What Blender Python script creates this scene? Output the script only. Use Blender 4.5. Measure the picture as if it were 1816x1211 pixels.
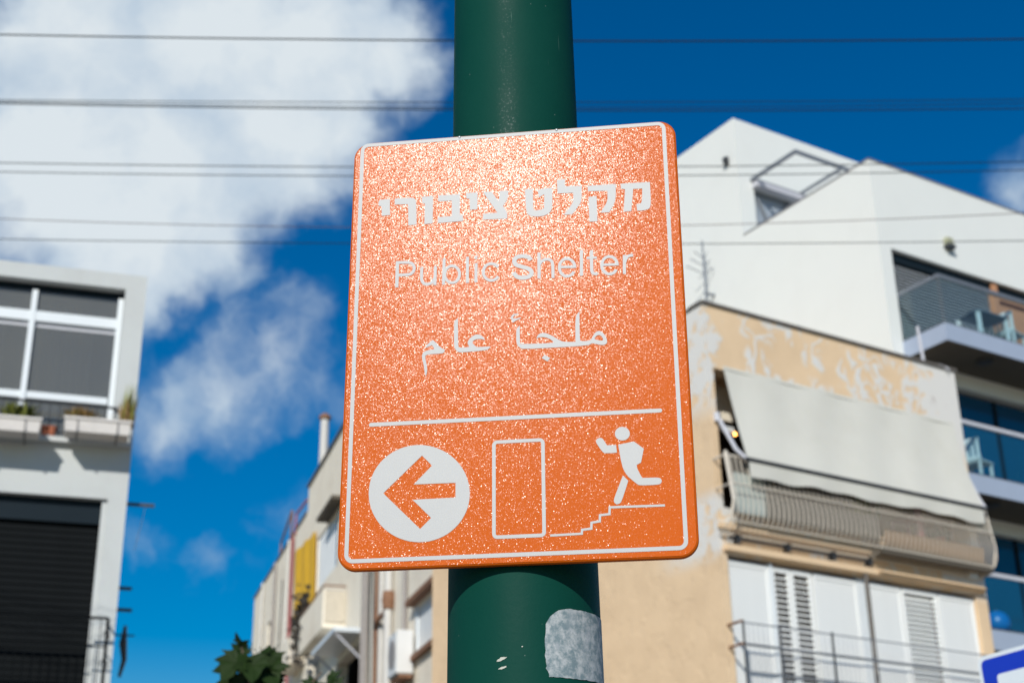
import bpy, bmesh, math, random
from mathutils import Vector, Matrix
R = math.radians
random.seed(7)
scene = bpy.context.scene
for _o in list(bpy.data.objects):
    bpy.data.objects.remove(_o)
COL = scene.collection

# ------------------------------------------------------------------ camera
EYE = Vector((0, 0, 1.6))
PITCH, ROLL, FPX = R(23.3765), R(-0.9239), 2600.0
_r = Vector((1, 0, 0)); _u = Vector((0, -math.sin(PITCH), math.cos(PITCH))); _f = Vector((0, math.cos(PITCH), math.sin(PITCH)))
CR = _r * math.cos(ROLL) + _u * math.sin(ROLL)
CU = -_r * math.sin(ROLL) + _u * math.cos(ROLL)
cd = bpy.data.cameras.new('camera'); cam = bpy.data.objects.new('camera', cd); COL.objects.link(cam)
m = Matrix((CR, CU, -_f)).transposed().to_4x4(); m.translation = EYE
cam.matrix_world = m
cd.sensor_width = 36.0; cd.lens = FPX / 1816.0 * 36.0
cd.clip_start = 0.05; cd.clip_end = 3000
cd.dof.use_dof = True; cd.dof.focus_distance = 1.80; cd.dof.aperture_fstop = 7.2; cd.dof.aperture_blades = 6
cd.dof.aperture_rotation = R(15)
scene.camera = cam

# ------------------------------------------------------------------ sky, sun, exposure
SUN_HEAD, SUN_EL = R(193.0), R(31.5)          # heading clockwise from +Y
SUN = Vector((math.sin(SUN_HEAD) * math.cos(SUN_EL), math.cos(SUN_HEAD) * math.cos(SUN_EL), math.sin(SUN_EL)))
def pixdir(px, py):
    d = _f * FPX + CR * (px - 908) - CU * (py - 605.5)
    return d.normalized()

world = bpy.data.worlds.new('World'); scene.world = world; world.use_nodes = True
nt = world.node_tree; N = nt.nodes; L = nt.links
for n in list(N): N.remove(n)
def wn(t, **k):
    n = N.new(t)
    for a, b in k.items(): setattr(n, a, b)
    return n
def wmath(op, a, b=None, clamp=False):
    n = wn('ShaderNodeMath', operation=op, use_clamp=clamp)
    for i, v in enumerate((a, b)):
        if v is None: continue
        if isinstance(v, (int, float)): n.inputs[i].default_value = v
        else: L.new(v, n.inputs[i])
    return n.outputs[0]
sky = wn('ShaderNodeTexSky', sky_type='NISHITA'); sky.sun_disc = False
sky.sun_elevation = SUN_EL; sky.sun_rotation = SUN_HEAD
sky.air_density = 1.2; sky.dust_density = 0.15; sky.ozone_density = 3.0; sky.altitude = 30
hs = wn('ShaderNodeHueSaturation'); hs.inputs['Hue'].default_value = 0.508; hs.inputs['Saturation'].default_value = 1.8; hs.inputs['Value'].default_value = .98
L.new(sky.outputs[0], hs.inputs['Color'])
tc = wn('ShaderNodeTexCoord')
vn = wn('ShaderNodeVectorMath', operation='NORMALIZE'); L.new(tc.outputs['Generated'], vn.inputs[0])
DIR = vn.outputs[0]
def wnoise(scale, detail, rough, vec=DIR, out='Fac'):
    n = wn('ShaderNodeTexNoise'); n.inputs['Scale'].default_value = scale; n.inputs['Detail'].default_value = detail; n.inputs['Roughness'].default_value = rough
    L.new(vec, n.inputs['Vector']); return n.outputs[out]
# the clouds: billows at fixed directions in the sky, their edges broken up by noise
warp = wn('ShaderNodeVectorMath', operation='SUBTRACT'); L.new(wnoise(9, 6, .6, out='Color'), warp.inputs[0]); warp.inputs[1].default_value = (.5, .5, .5)
wsc = wn('ShaderNodeVectorMath', operation='SCALE'); L.new(warp.outputs[0], wsc.inputs[0]); wsc.inputs['Scale'].default_value = .085
wadd = wn('ShaderNodeVectorMath', operation='ADD'); L.new(DIR, wadd.inputs[0]); L.new(wsc.outputs[0], wadd.inputs[1])
WD = wadd.outputs[0]
BLOBS = [(150,70,230,1),(360,60,240,1),(560,70,200,1),(690,90,125,.8),(120,300,240,1),(300,290,260,1),(480,220,220,1),(590,215,140,.7),(230,420,200,.9),(350,400,150,.8),(390,475,85,.35),(-120,330,220,1),(-60,140,110,.8),
         (300,700,120,.34),(400,690,140,.37),(500,665,125,.36),(570,690,95,.26),(250,720,90,.28),(290,760,90,.34),(530,620,60,.22),
         (345,985,60,.16),(250,975,48,.14),(500,925,80,.20),(450,945,55,.17),(1826,345,85,.40),(640,330,55,.3)]
fld = None
for (px, py, r, kk) in BLOBS:
    vd = wn('ShaderNodeVectorMath', operation='DISTANCE'); L.new(WD, vd.inputs[0]); vd.inputs[1].default_value = pixdir(px, py)
    v = wmath('SUBTRACT', kk, wmath('MULTIPLY', vd.outputs['Value'], kk * FPX * .97 / r))
    if fld is None: fld = v
    else:
        sm = wn('ShaderNodeMath', operation='SMOOTH_MAX'); L.new(fld, sm.inputs[0]); L.new(v, sm.inputs[1]); sm.inputs[2].default_value = .10; fld = sm.outputs[0]
# the same kind of cumulus scattered over the rest of the sky, unseen, thickened to reflect in windows
gen = wmath('SUBTRACT', wmath('MULTIPLY', wnoise(2.6, 3, .5), 2.4), 1.30)
vdv = wn('ShaderNodeVectorMath', operation='DISTANCE'); L.new(DIR, vdv.inputs[0]); vdv.inputs[1].default_value = pixdir(1000, 600)
away = wn('ShaderNodeMapRange', interpolation_type='SMOOTHSTEP'); L.new(vdv.outputs['Value'], away.inputs[0]); away.inputs[1].default_value = .46; away.inputs[2].default_value = .62; away.inputs[3].default_value = -1.0; away.inputs[4].default_value = 0.0
fld = wmath('MAXIMUM', fld, wmath('ADD', gen, away.outputs[0]))
fine = wmath('MULTIPLY', wmath('SUBTRACT', wnoise(20, 5, .55, WD), .5), .75)
dens = wn('ShaderNodeMapRange', interpolation_type='SMOOTHSTEP'); L.new(wmath('ADD', fld, fine), dens.inputs[0])
dens.inputs[1].default_value = -.03; dens.inputs[2].default_value = .50
body = wn('ShaderNodeMapRange'); L.new(wmath('ADD', wmath('MULTIPLY', fld, .55), wnoise(12, 7, .6, WD)), body.inputs[0]); body.inputs[1].default_value = .36; body.inputs[2].default_value = .98
cr = wn('ShaderNodeMix', data_type='RGBA'); L.new(body.outputs[0], cr.inputs[0]); cr.inputs[6].default_value = (3.4, 5.2, 7.4, 1); cr.inputs[7].default_value = (8.7, 9.5, 10.0, 1)
mixc = wn('ShaderNodeMix', data_type='RGBA'); L.new(wmath('MULTIPLY', dens.outputs[0], .97), mixc.inputs[0]); L.new(hs.outputs[0], mixc.inputs[6]); L.new(cr.outputs[2], mixc.inputs[7])
bg = wn('ShaderNodeBackground'); L.new(mixc.outputs[2], bg.inputs['Color']); bg.inputs['Strength'].default_value = 0.085
wo = wn('ShaderNodeOutputWorld'); L.new(bg.outputs[0], wo.inputs['Surface'])

sd = bpy.data.lights.new('sun', 'SUN'); sd.energy = 4.0; sd.angle = R(.53); sd.color = (1.0, .97, .905)
sun = bpy.data.objects.new('sun', sd); COL.objects.link(sun); sun.rotation_euler = SUN.to_track_quat('Z', 'Y').to_euler(); sun.location = (-6, -20, 14)
vs = scene.view_settings; vs.view_transform = 'Standard'; vs.look = 'None'; vs.exposure = 0.0; vs.gamma = 1.0; vs.use_curve_mapping = False
scene.render.engine = 'CYCLES'
scene.cycles.use_denoising = True
scene.cycles.max_bounces = 8; scene.cycles.transparent_max_bounces = 12
scene.cycles.sample_clamp_indirect = 6.0

# ------------------------------------------------------------------ material helpers
def mat_new(name):
    m = bpy.data.materials.new(name); m.use_nodes = True
    return m, m.node_tree, m.node_tree.nodes['Principled BSDF']
def nd(t, typ, **k):
    n = t.nodes.new(typ)
    for a, b in k.items(): setattr(n, a, b)
    return n
def tnoise(t, scale, detail=5, rough=.6, vec=None, dist=0.0):
    n = nd(t, 'ShaderNodeTexNoise'); n.inputs['Scale'].default_value = scale; n.inputs['Detail'].default_value = detail; n.inputs['Roughness'].default_value = rough; n.inputs['Distortion'].default_value = dist
    if vec is None:
        c = nd(t, 'ShaderNodeTexCoord'); vec = c.outputs['Object']
    t.links.new(vec, n.inputs['Vector']); return n
def ramp(t, fac, a, b, lo=0.0, hi=1.0):
    mr = nd(t, 'ShaderNodeMapRange', interpolation_type='SMOOTHSTEP'); t.links.new(fac, mr.inputs[0]); mr.inputs[1].default_value = a; mr.inputs[2].default_value = b; mr.inputs[3].default_value = lo; mr.inputs[4].default_value = hi
    return mr.outputs[0]
def mixrgb(t, fac, a, b, mode='MIX'):
    mx = nd(t, 'ShaderNodeMix', data_type='RGBA', blend_type=mode)
    for s, v in ((0, fac), (6, a), (7, b)):
        if hasattr(v, 'links'): t.links.new(v, mx.inputs[s])
        elif s == 0: mx.inputs[0].default_value = v
        else: mx.inputs[s].default_value = (*v, 1) if len(v) == 3 else v
    return mx.outputs[2]
def mapped(t, scale):
    c = nd(t, 'ShaderNodeTexCoord'); mp = nd(t, 'ShaderNodeMapping'); mp.inputs['Scale'].default_value = scale
    t.links.new(c.outputs['Object'], mp.inputs['Vector']); return mp.outputs[0]
def simple(name, col, rough=.6, var=.12, nscale=4.0, bump=.0, bscale=60, metal=0.0, spec=.5):
    m, t, p = mat_new(name)
    n = tnoise(t, nscale, 6, .65)
    a = tuple(c * (1 - var) for c in col); b = tuple(min(1, c * (1 + var)) for c in col)
    t.links.new(mixrgb(t, n.outputs['Fac'], a, b), p.inputs['Base Color'])
    p.inputs['Roughness'].default_value = rough; p.inputs['Metallic'].default_value = metal
    p.inputs['Specular IOR Level'].default_value = spec
    if bump:
        nb = tnoise(t, bscale, 4, .6); bp = nd(t, 'ShaderNodeBump'); bp.inputs['Strength'].default_value = bump; bp.inputs['Distance'].default_value = .01
        t.links.new(nb.outputs['Fac'], bp.inputs['Height']); t.links.new(bp.outputs[0], p.inputs['Normal'])
    return m
def plaster(name, col, dirt, amount=.5, streak=.5):
    """rendered wall: blotches, rain streaks of dirt, fine grain"""
    m, t, p = mat_new(name)
    n1 = tnoise(t, 1.1, 7, .65); n2 = tnoise(t, 1.0, 5, .6, mapped(t, (5.0, 5.0, .45))); n3 = tnoise(t, 30, 4, .7)
    c = mixrgb(t, ramp(t, n1.outputs['Fac'], .42, .75, 0, amount), col, dirt)
    c = mixrgb(t, ramp(t, n2.outputs['Fac'], .55, .8, 0, streak), c, dirt)
    c = mixrgb(t, .07, c, n3.outputs['Color'], 'OVERLAY')
    t.links.new(c, p.inputs['Base Color']); p.inputs['Roughness'].default_value = .9; p.inputs['Specular IOR Level'].default_value = .2
    bp = nd(t, 'ShaderNodeBump'); bp.inputs['Strength'].default_value = .35; bp.inputs['Distance'].default_value = .008
    t.links.new(tnoise(t, 45, 5, .7).outputs['Fac'], bp.inputs['Height']); t.links.new(bp.outputs[0], p.inputs['Normal'])
    return m
def glass(name, tint, rough=.02, alpha=.35):
    m, t, p = mat_new(name)
    p.inputs['Base Color'].default_value = (*tint, 1); p.inputs['Roughness'].default_value = rough; p.inputs['IOR'].default_value = 1.5
    p.inputs['Alpha'].default_value = alpha; p.inputs['Specular IOR Level'].default_value = .6
    return m

M = {}
M['asphalt'] = simple('asphalt', (.05, .05, .052), .9, .25, 6, .4, 200)
M['paving'] = simple('paving', (.32, .30, .27), .85, .15, 3, .3, 80)
M['earth'] = simple('earth', (.22, .19, .15), .95, .25, .4)
M['white_line'] = simple('road_paint', (.75, .75, .73), .7, .1, 20)
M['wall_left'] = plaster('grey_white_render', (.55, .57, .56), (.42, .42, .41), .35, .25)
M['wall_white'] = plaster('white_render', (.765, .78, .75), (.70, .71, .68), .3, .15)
M['wall_cream'] = plaster('cream_render', (.86, .785, .65), (.60, .49, .37), .45, .5)
M['wall_side'] = plaster('tan_render', (.78, .575, .37), (.66, .48, .31), .35, .3)
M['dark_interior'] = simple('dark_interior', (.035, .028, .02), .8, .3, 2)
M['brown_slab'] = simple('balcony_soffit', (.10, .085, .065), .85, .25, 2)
M['alu'] = simple('white_aluminium', (.74, .78, .80), .4, .05, 5)
M['grey_metal'] = simple('grey_metal', (.22, .24, .27), .45, .12, 8, metal=.3)
M['pale_metal'] = simple('pale_painted_metal', (.56, .56, .60), .45, .1, 8)
M['slab_edge'] = simple('balcony_edge_panel', (.36, .42, .53), .4, .06, 3)
M['dark_metal'] = simple('dark_painted_iron', (.04, .043, .048), .5, .3, 10)
M['coping'] = simple('dark_coping', (.13, .115, .10), .7, .3, 6)
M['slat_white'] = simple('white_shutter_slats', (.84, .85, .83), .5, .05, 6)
M['slat_grey'] = simple('grey_blind_slats', (.66, .70, .74), .45, .06, 5)  # the balcony blind's own pale blue-grey
M['blind_dark'] = simple('charcoal_roller_blind', (.008, .0095, .0105), .7, .3, 4, spec=.06)
M['blind_box'] = simple('dark_blue_shutter_box', (.008, .016, .023), .6, .2, 4, spec=.12)
M['canvas'] = plaster('off_white_canvas', (.63, .615, .55), (.54, .52, .45), .4, .25)
M['wood'] = simple('orange_wood', (.50, .25, .13), .5, .25, 3)
M['yellow'] = simple('yellow_canvas', (.66, .38, .02), .8, .2, 3)
M['terracotta'] = simple('terracotta', (.38, .12, .06), .8, .25, 6)
M['planter'] = simple('white_planter', (.66, .62, .58), .7, .2, 7)
M['soil'] = simple('soil', (.05, .035, .02), .95, .3, 20)
M['leaf'] = simple('leaf_green', (.014, .030, .005), .6, .5, 5, spec=.15)
M['leaf_yellow'] = simple('yellow_green_leaf', (.22, .24, .04), .6, .35, 8)
M['leaf_dry'] = simple('dry_reddish_leaf', (.33, .20, .07), .7, .4, 8)
M['bark'] = simple('bark', (.14, .10, .07), .9, .35, 12, .6, 40)
M['pane_left'] = glass('grey_window_glass', (.155, .158, .150), .05, .66)
M['pane_blue'] = glass('blue_window_glass', (.012, .075, .15), .03, .92)
M['rail_glass'] = glass('greenish_rail_glass', (.40, .62, .68), .03, .17)
def thin_glass(name, tint, gloss=.08):
    m, t, p = mat_new(name); t.nodes.remove(p)
    tr = nd(t, 'ShaderNodeBsdfTransparent'); tr.inputs['Color'].default_value = (*tint, 1); gl = nd(t, 'ShaderNodeBsdfGlossy'); gl.inputs['Roughness'].default_value = .02
    lw = nd(t, 'ShaderNodeLayerWeight'); lw.inputs['Blend'].default_value = .15; fr = nd(t, 'ShaderNodeMath', operation='MULTIPLY'); t.links.new(lw.outputs['Facing'], fr.inputs[0]); fr.inputs[1].default_value = .35; mx = nd(t, 'ShaderNodeMixShader'); t.links.new(fr.outputs[0], mx.inputs[0]); t.links.new(tr.outputs[0], mx.inputs[1]); t.links.new(gl.outputs[0], mx.inputs[2])
    t.links.new(mx.outputs[0], t.nodes['Material Output'].inputs['Surface']); return m
M['rail_glass'] = thin_glass('greenish_rail_glass', (.86, .945, .96))
M['pane_reflection_tone'] = glass('door_glass_painted_reflection', (.34, .39, .45), .05, .9)  # pale base colour stands in for the reflection on the terrace door
M['cloth_green'] = simple('grey_green_screen', (.36, .42, .40), .8, .15, 6)
M['cloth_brown'] = simple('grey_brown_screen', (.12, .108, .09), .8, .2, 5)
M['bamboo'] = simple('brown_reed_screen', (.24, .15, .085), .8, .25, 9)
M['added_curtain'] = simple('added_net_curtain', (.34, .34, .32), .9, .15, 3)
M['reed_pale'] = simple('pale_reed_mat', (.56, .50, .40), .85, .25, 9)
M['lamp_body'] = simple('lamp_body', (.42, .42, .28), .5, .1, 5)
M['pane_left'].node_tree.nodes['Principled BSDF'].inputs['IOR'].default_value = 1.65
M['thin_coping'] = simple('grey_metal_coping', (.20, .19, .20), .5, .15, 6)
M['wire'] = simple('black_cable', (.006, .010, .014), .7, .2, 4, spec=.2)
M['wire_red'] = simple('reddish_cable', (.10, .05, .05), .6, .2, 4)
M['pipe_pale'] = simple('pale_pipe', (.58, .56, .52), .5, .15, 5)
M['pipe_grey'] = simple('grey_pipe', (.30, .27, .25), .55, .2, 5)
M['pipe_red'] = simple('red_pipe', (.33, .08, .08), .6, .2, 5)
M['rust'] = simple('rusty_iron', (.24, .12, .065), .8, .4, 12)
M['basket'] = simple('cream_painted_bars', (.70, .63, .53), .55, .12, 6)
M['ac'] = simple('air_conditioner_white', (.74, .74, .72), .5, .06, 4)
M['plastic_white'] = simple('white_plastic', (.72, .76, .78), .4, .05, 5)
M['blue_plastic'] = simple('blue_plastic', (.01, .16, .48), .35, .15, 5)
M['pink_pot'] = simple('dusty_pink', (.42, .16, .15), .7, .25, 6)
M['sign_blue'] = simple('blue_sign_sheet', (.005, .035, .46), .35, .05, 10)
M['sign_white'] = simple('white_sign_sheet', (.72, .77, .80), .4, .04, 10)
M['galv'] = simple('galvanised_steel', (.45, .46, .47), .45, .12, 12, metal=.6)

# beige front wall with patches where white filler and old paint show
def patched():
    m, t, p = mat_new('patched_tan_render')
    tcx = nd(t, 'ShaderNodeTexCoord').outputs['Object']
    n1 = tnoise(t, 1.2, 6, .6); base = mixrgb(t, ramp(t, n1.outputs['Fac'], .35, .7), (.78, .58, .375), (.70, .515, .33))
    mp = nd(t, 'ShaderNodeMapping'); mp.inputs['Scale'].default_value = (1.7, 1.7, 1.15); mp.inputs['Rotation'].default_value = (0, R(22), 0); t.links.new(tcx, mp.inputs['Vector'])
    a = tnoise(t, 1.55, 3.2, .55, mp.outputs[0], .9)
    # filler lines: iso-bands of a distorted noise, plus solid white at both ends of the wall
    band = nd(t, 'ShaderNodeMath', operation='ABSOLUTE'); sb = nd(t, 'ShaderNodeMath', operation='SUBTRACT'); sb.inputs[1].default_value = .50; t.links.new(a.outputs['Fac'], sb.inputs[0]); t.links.new(sb.outputs[0], band.inputs[0])
    lines = ramp(t, band.outputs[0], .026, .048, 1, 0)
    sx = nd(t, 'ShaderNodeSeparateXYZ'); t.links.new(tcx, sx.inputs[0])
    brk = ramp(t, tnoise(t, 1.3, 2, .5).outputs['Fac'], .42, .50)
    mm = nd(t, 'ShaderNodeMath', operation='MULTIPLY'); t.links.new(lines, mm.inputs[0]); t.links.new(brk, mm.inputs[1])
    ends = nd(t, 'ShaderNodeMath', operation='ADD'); t.links.new(ramp(t, sx.outputs['X'], 3.3, 5.4, 0, .42), ends.inputs[0]); t.links.new(ramp(t, sx.outputs['X'], -.1, .7, .30, 0), ends.inputs[1])
    th = nd(t, 'ShaderNodeMath', operation='ADD'); t.links.new(ends.outputs[0], th.inputs[0]); t.links.new(tnoise(t, 3.2, 5, .6).outputs['Fac'], th.inputs[1])
    patch = ramp(t, th.outputs[0], .70, .78)
    mx = nd(t, 'ShaderNodeMath', operation='MAXIMUM'); t.links.new(mm.outputs[0], mx.inputs[0]); t.links.new(patch, mx.inputs[1])
    zr = nd(t, 'ShaderNodeMath', operation='MAXIMUM'); t.links.new(ramp(t, sx.outputs['Z'], 9.0, 9.6), zr.inputs[0])
    zl = nd(t, 'ShaderNodeMath', operation='MULTIPLY'); t.links.new(ramp(t, sx.outputs['Z'], 7.8, 8.1, 1, 0), zl.inputs[0]); t.links.new(ramp(t, sx.outputs['Z'], 6.9, 7.2), zl.inputs[1]); t.links.new(zl.outputs[0], zr.inputs[1])
    zy = nd(t, 'ShaderNodeMath', operation='MULTIPLY'); t.links.new(zr.outputs[0], zy.inputs[0]); t.links.new(ramp(t, sx.outputs['Y'], .5, 1.6, 1, 0), zy.inputs[1])
    fm = nd(t, 'ShaderNodeMath', operation='MULTIPLY'); t.links.new(mx.outputs[0], fm.inputs[0]); t.links.new(zy.outputs[0], fm.inputs[1])
    c = mixrgb(t, fm.outputs[0], base, (.70, .68, .64))
    stain = ramp(t, tnoise(t, 5, 5, .7).outputs['Fac'], .58, .72, 0, .5)
    st2 = nd(t, 'ShaderNodeMath', operation='MULTIPLY'); t.links.new(stain, st2.inputs[0]); t.links.new(ramp(t, sx.outputs['X'], 3.6, 4.4), st2.inputs[1])
    c = mixrgb(t, st2.outputs[0], c, (.33, .25, .21))
    t.links.new(c, p.inputs['Base Color']); p.inputs['Roughness'].default_value = .9; p.inputs['Specular IOR Level'].default_value = .2
    bp = nd(t, 'ShaderNodeBump'); bp.inputs['Strength'].default_value = .4; bp.inputs['Distance'].default_value = .01
    t.links.new(mx.outputs[0], bp.inputs['Height']); t.links.new(bp.outputs[0], p.inputs['Normal'])
    return m
M['patched'] = patched()

# the sign's glittering orange sheet: every small flake of the sheeting has a tilt of its own
def glitter():
    m, t, p = mat_new('orange_reflective_sheet')
    tcx = nd(t, 'ShaderNodeTexCoord').outputs['Object']
    big = tnoise(t, 9, 4, .6, tcx)
    t.links.new(mixrgb(t, big.outputs['Fac'], (.56, .096, .0005), (.62, .112, .001)), p.inputs['Base Color'])
    p.inputs['Roughness'].default_value = .6; p.inputs['Specular IOR Level'].default_value = .06
    geo = nd(t, 'ShaderNodeNewGeometry')
    def flakes(scale, amp):
        v = nd(t, 'ShaderNodeTexVoronoi', feature='F1'); v.inputs['Scale'].default_value = scale; v.inputs['Randomness'].default_value = 1.0
        t.links.new(tcx, v.inputs['Vector'])
        wn1 = nd(t, 'ShaderNodeTexWhiteNoise', noise_dimensions='3D'); t.links.new(v.outputs['Position'], wn1.inputs['Vector'])
        off = nd(t, 'ShaderNodeVectorMath', operation='ADD'); t.links.new(v.outputs['Position'], off.inputs[0]); off.inputs[1].default_value = (3.1, 7.7, 1.3)
        wn2 = nd(t, 'ShaderNodeTexWhiteNoise', noise_dimensions='3D'); t.links.new(off.outputs[0], wn2.inputs['Vector'])
        s = nd(t, 'ShaderNodeVectorMath', operation='ADD'); t.links.new(wn1.outputs['Color'], s.inputs[0]); t.links.new(wn2.outputs['Color'], s.inputs[1])
        c = nd(t, 'ShaderNodeVectorMath', operation='SUBTRACT'); t.links.new(s.outputs[0], c.inputs[0]); c.inputs[1].default_value = (1, 1, 1)
        k = nd(t, 'ShaderNodeVectorMath', operation='SCALE'); t.links.new(c.outputs[0], k.inputs[0]); pw = nd(t, 'ShaderNodeMath', operation='POWER'); t.links.new(wn2.outputs['Value'], pw.inputs[0]); pw.inputs[1].default_value = 2.0
        ma = nd(t, 'ShaderNodeMath', operation='MULTIPLY_ADD'); t.links.new(pw.outputs[0], ma.inputs[0]); ma.inputs[1].default_value = amp * 3.2; ma.inputs[2].default_value = amp; t.links.new(ma.outputs[0], k.inputs['Scale'])
        return k.outputs[0]
    def vadd(a, b):
        n = nd(t, 'ShaderNodeVectorMath', operation='ADD'); t.links.new(a, n.inputs[0]); t.links.new(b, n.inputs[1]); return n.outputs[0]
    wav = tnoise(t, 11, 3, .55, tcx); wc = nd(t, 'ShaderNodeVectorMath', operation='SUBTRACT'); t.links.new(wav.outputs['Color'], wc.inputs[0]); wc.inputs[1].default_value = (.5, .5, .5)
    wk = nd(t, 'ShaderNodeVectorMath', operation='SCALE'); t.links.new(wc.outputs[0], wk.inputs[0]); wk.inputs['Scale'].default_value = GL_WAVE
    glare_tilt = nd(t, 'ShaderNodeVectorMath', operation='ADD'); glare_tilt.inputs[1].default_value = (.042, 0, 0)   # sideways tilt added to the normals, shifts the sun's glare across the panel
    t.links.new(geo.outputs['Normal'], glare_tilt.inputs[0])
    nn = nd(t, 'ShaderNodeVectorMath', operation='NORMALIZE'); t.links.new(vadd(vadd(glare_tilt.outputs[0], flakes(GL_SCALE, GL_AMP)), wk.outputs[0]), nn.inputs[0])
    gl = nd(t, 'ShaderNodeBsdfGlossy'); gl.inputs['Color'].default_value = (.93, .98, .98, 1); gl.inputs['Roughness'].default_value = GL_ROUGH
    t.links.new(nn.outputs[0], gl.inputs['Normal'])
    mx = nd(t, 'ShaderNodeMixShader'); mx.inputs[0].default_value = GL_MIX
    t.links.new(p.outputs[0], mx.inputs[1]); t.links.new(gl.outputs[0], mx.inputs[2])
    out = t.nodes['Material Output']; t.links.new(mx.outputs[0], out.inputs['Surface'])
    return m
GL_SCALE, GL_AMP, GL_ROUGH, GL_MIX, GL_WAVE = 1400.0, .076, .18, .012, .012
M['glitter'] = glitter()
M['orange_edge'] = simple('orange_painted_edge', (.50, .068, .006), .4, .08, 12)
M['tape'] = simple('white_lettering_film', (.455, .455, .445), .5, .04, 60, .02, 500)

# green pole paint: pale speckled streak down the middle, chips and scratches
def pole_paint():
    m, t, p = mat_new('green_pole_paint')
    tcx = nd(t, 'ShaderNodeTexCoord').outputs['Object']
    n1 = tnoise(t, 7, 6, .6, tcx)
    c = mixrgb(t, n1.outputs['Fac'], (.0025, .044, .031), (.0045, .058, .042))
    sp = tnoise(t, 330, 3, .7, tcx); sm = tnoise(t, 6, 3, .6, tcx)
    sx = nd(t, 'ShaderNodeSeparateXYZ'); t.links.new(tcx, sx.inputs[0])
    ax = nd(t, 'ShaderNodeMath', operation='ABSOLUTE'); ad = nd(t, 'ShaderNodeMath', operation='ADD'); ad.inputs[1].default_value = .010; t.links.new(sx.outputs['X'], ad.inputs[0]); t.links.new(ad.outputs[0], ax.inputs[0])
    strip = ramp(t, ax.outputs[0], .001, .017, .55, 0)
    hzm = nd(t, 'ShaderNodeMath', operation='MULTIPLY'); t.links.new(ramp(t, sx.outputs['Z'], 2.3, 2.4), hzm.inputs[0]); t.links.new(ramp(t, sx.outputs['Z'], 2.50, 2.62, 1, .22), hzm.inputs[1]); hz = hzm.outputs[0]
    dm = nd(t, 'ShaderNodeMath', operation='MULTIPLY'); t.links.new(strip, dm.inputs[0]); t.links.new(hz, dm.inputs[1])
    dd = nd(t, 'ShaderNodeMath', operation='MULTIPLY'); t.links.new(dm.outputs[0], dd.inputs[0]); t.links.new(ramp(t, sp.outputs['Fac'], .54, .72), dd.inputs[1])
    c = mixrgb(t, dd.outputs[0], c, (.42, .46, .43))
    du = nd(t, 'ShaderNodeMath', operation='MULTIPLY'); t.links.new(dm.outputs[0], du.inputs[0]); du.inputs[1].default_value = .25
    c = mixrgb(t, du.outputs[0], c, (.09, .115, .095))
    v = nd(t, 'ShaderNodeTexVoronoi', feature='F1'); v.inputs['Scale'].default_value = 38; t.links.new(tcx, v.inputs['Vector'])
    c = mixrgb(t, ramp(t, v.outputs['Distance'], .022, .04, .3, 0), c, (.35, .42, .38))
    sn = tnoise(t, 1.0, 2, .5, mapped(t, (420, 420, 16))); sk = tnoise(t, 14, 3, .6, tcx)
    sq = nd(t, 'ShaderNodeMath', operation='MULTIPLY'); t.links.new(ramp(t, sn.outputs['Fac'], .70, .78, 0, .35), sq.inputs[0]); t.links.new(ramp(t, sk.outputs['Fac'], .55, .68), sq.inputs[1])
    c = mixrgb(t, sq.outputs[0], c, (.16, .26, .22))
    t.links.new(c, p.inputs['Base Color'])
    t.links.new(ramp(t, n1.outputs['Fac'], .3, .7, .50, .62), p.inputs['Roughness'])
    p.inputs['Specular IOR Level'].default_value = .07
    bp = nd(t, 'ShaderNodeBump'); bp.inputs['Strength'].default_value = .12; bp.inputs['Distance'].default_value = .002; t.links.new(tnoise(t, 160, 3, .6, tcx).outputs['Fac'], bp.inputs['Height']); t.links.new(bp.outputs[0], p.inputs['Normal'])
    return m
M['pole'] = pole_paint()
def sticker_mat():
    m, t, p = mat_new('torn_paper_backing')
    n1 = tnoise(t, 85, 6, .7); n2 = tnoise(t, 22, 4, .6)
    c = mixrgb(t, ramp(t, n1.outputs['Fac'], .38, .66), (.17, .23, .25), (.47, .49, .49))
    c = mixrgb(t, ramp(t, n2.outputs['Fac'], .5, .7, 0, .5), c, (.54, .54, .56))
    t.links.new(c, p.inputs['Base Color']); p.inputs['Roughness'].default_value = .8
    return m
M['sticker'] = sticker_mat()
M['chip'] = simple('bare_chip', (.50, .50, .43), .8, .2, 300)
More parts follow.
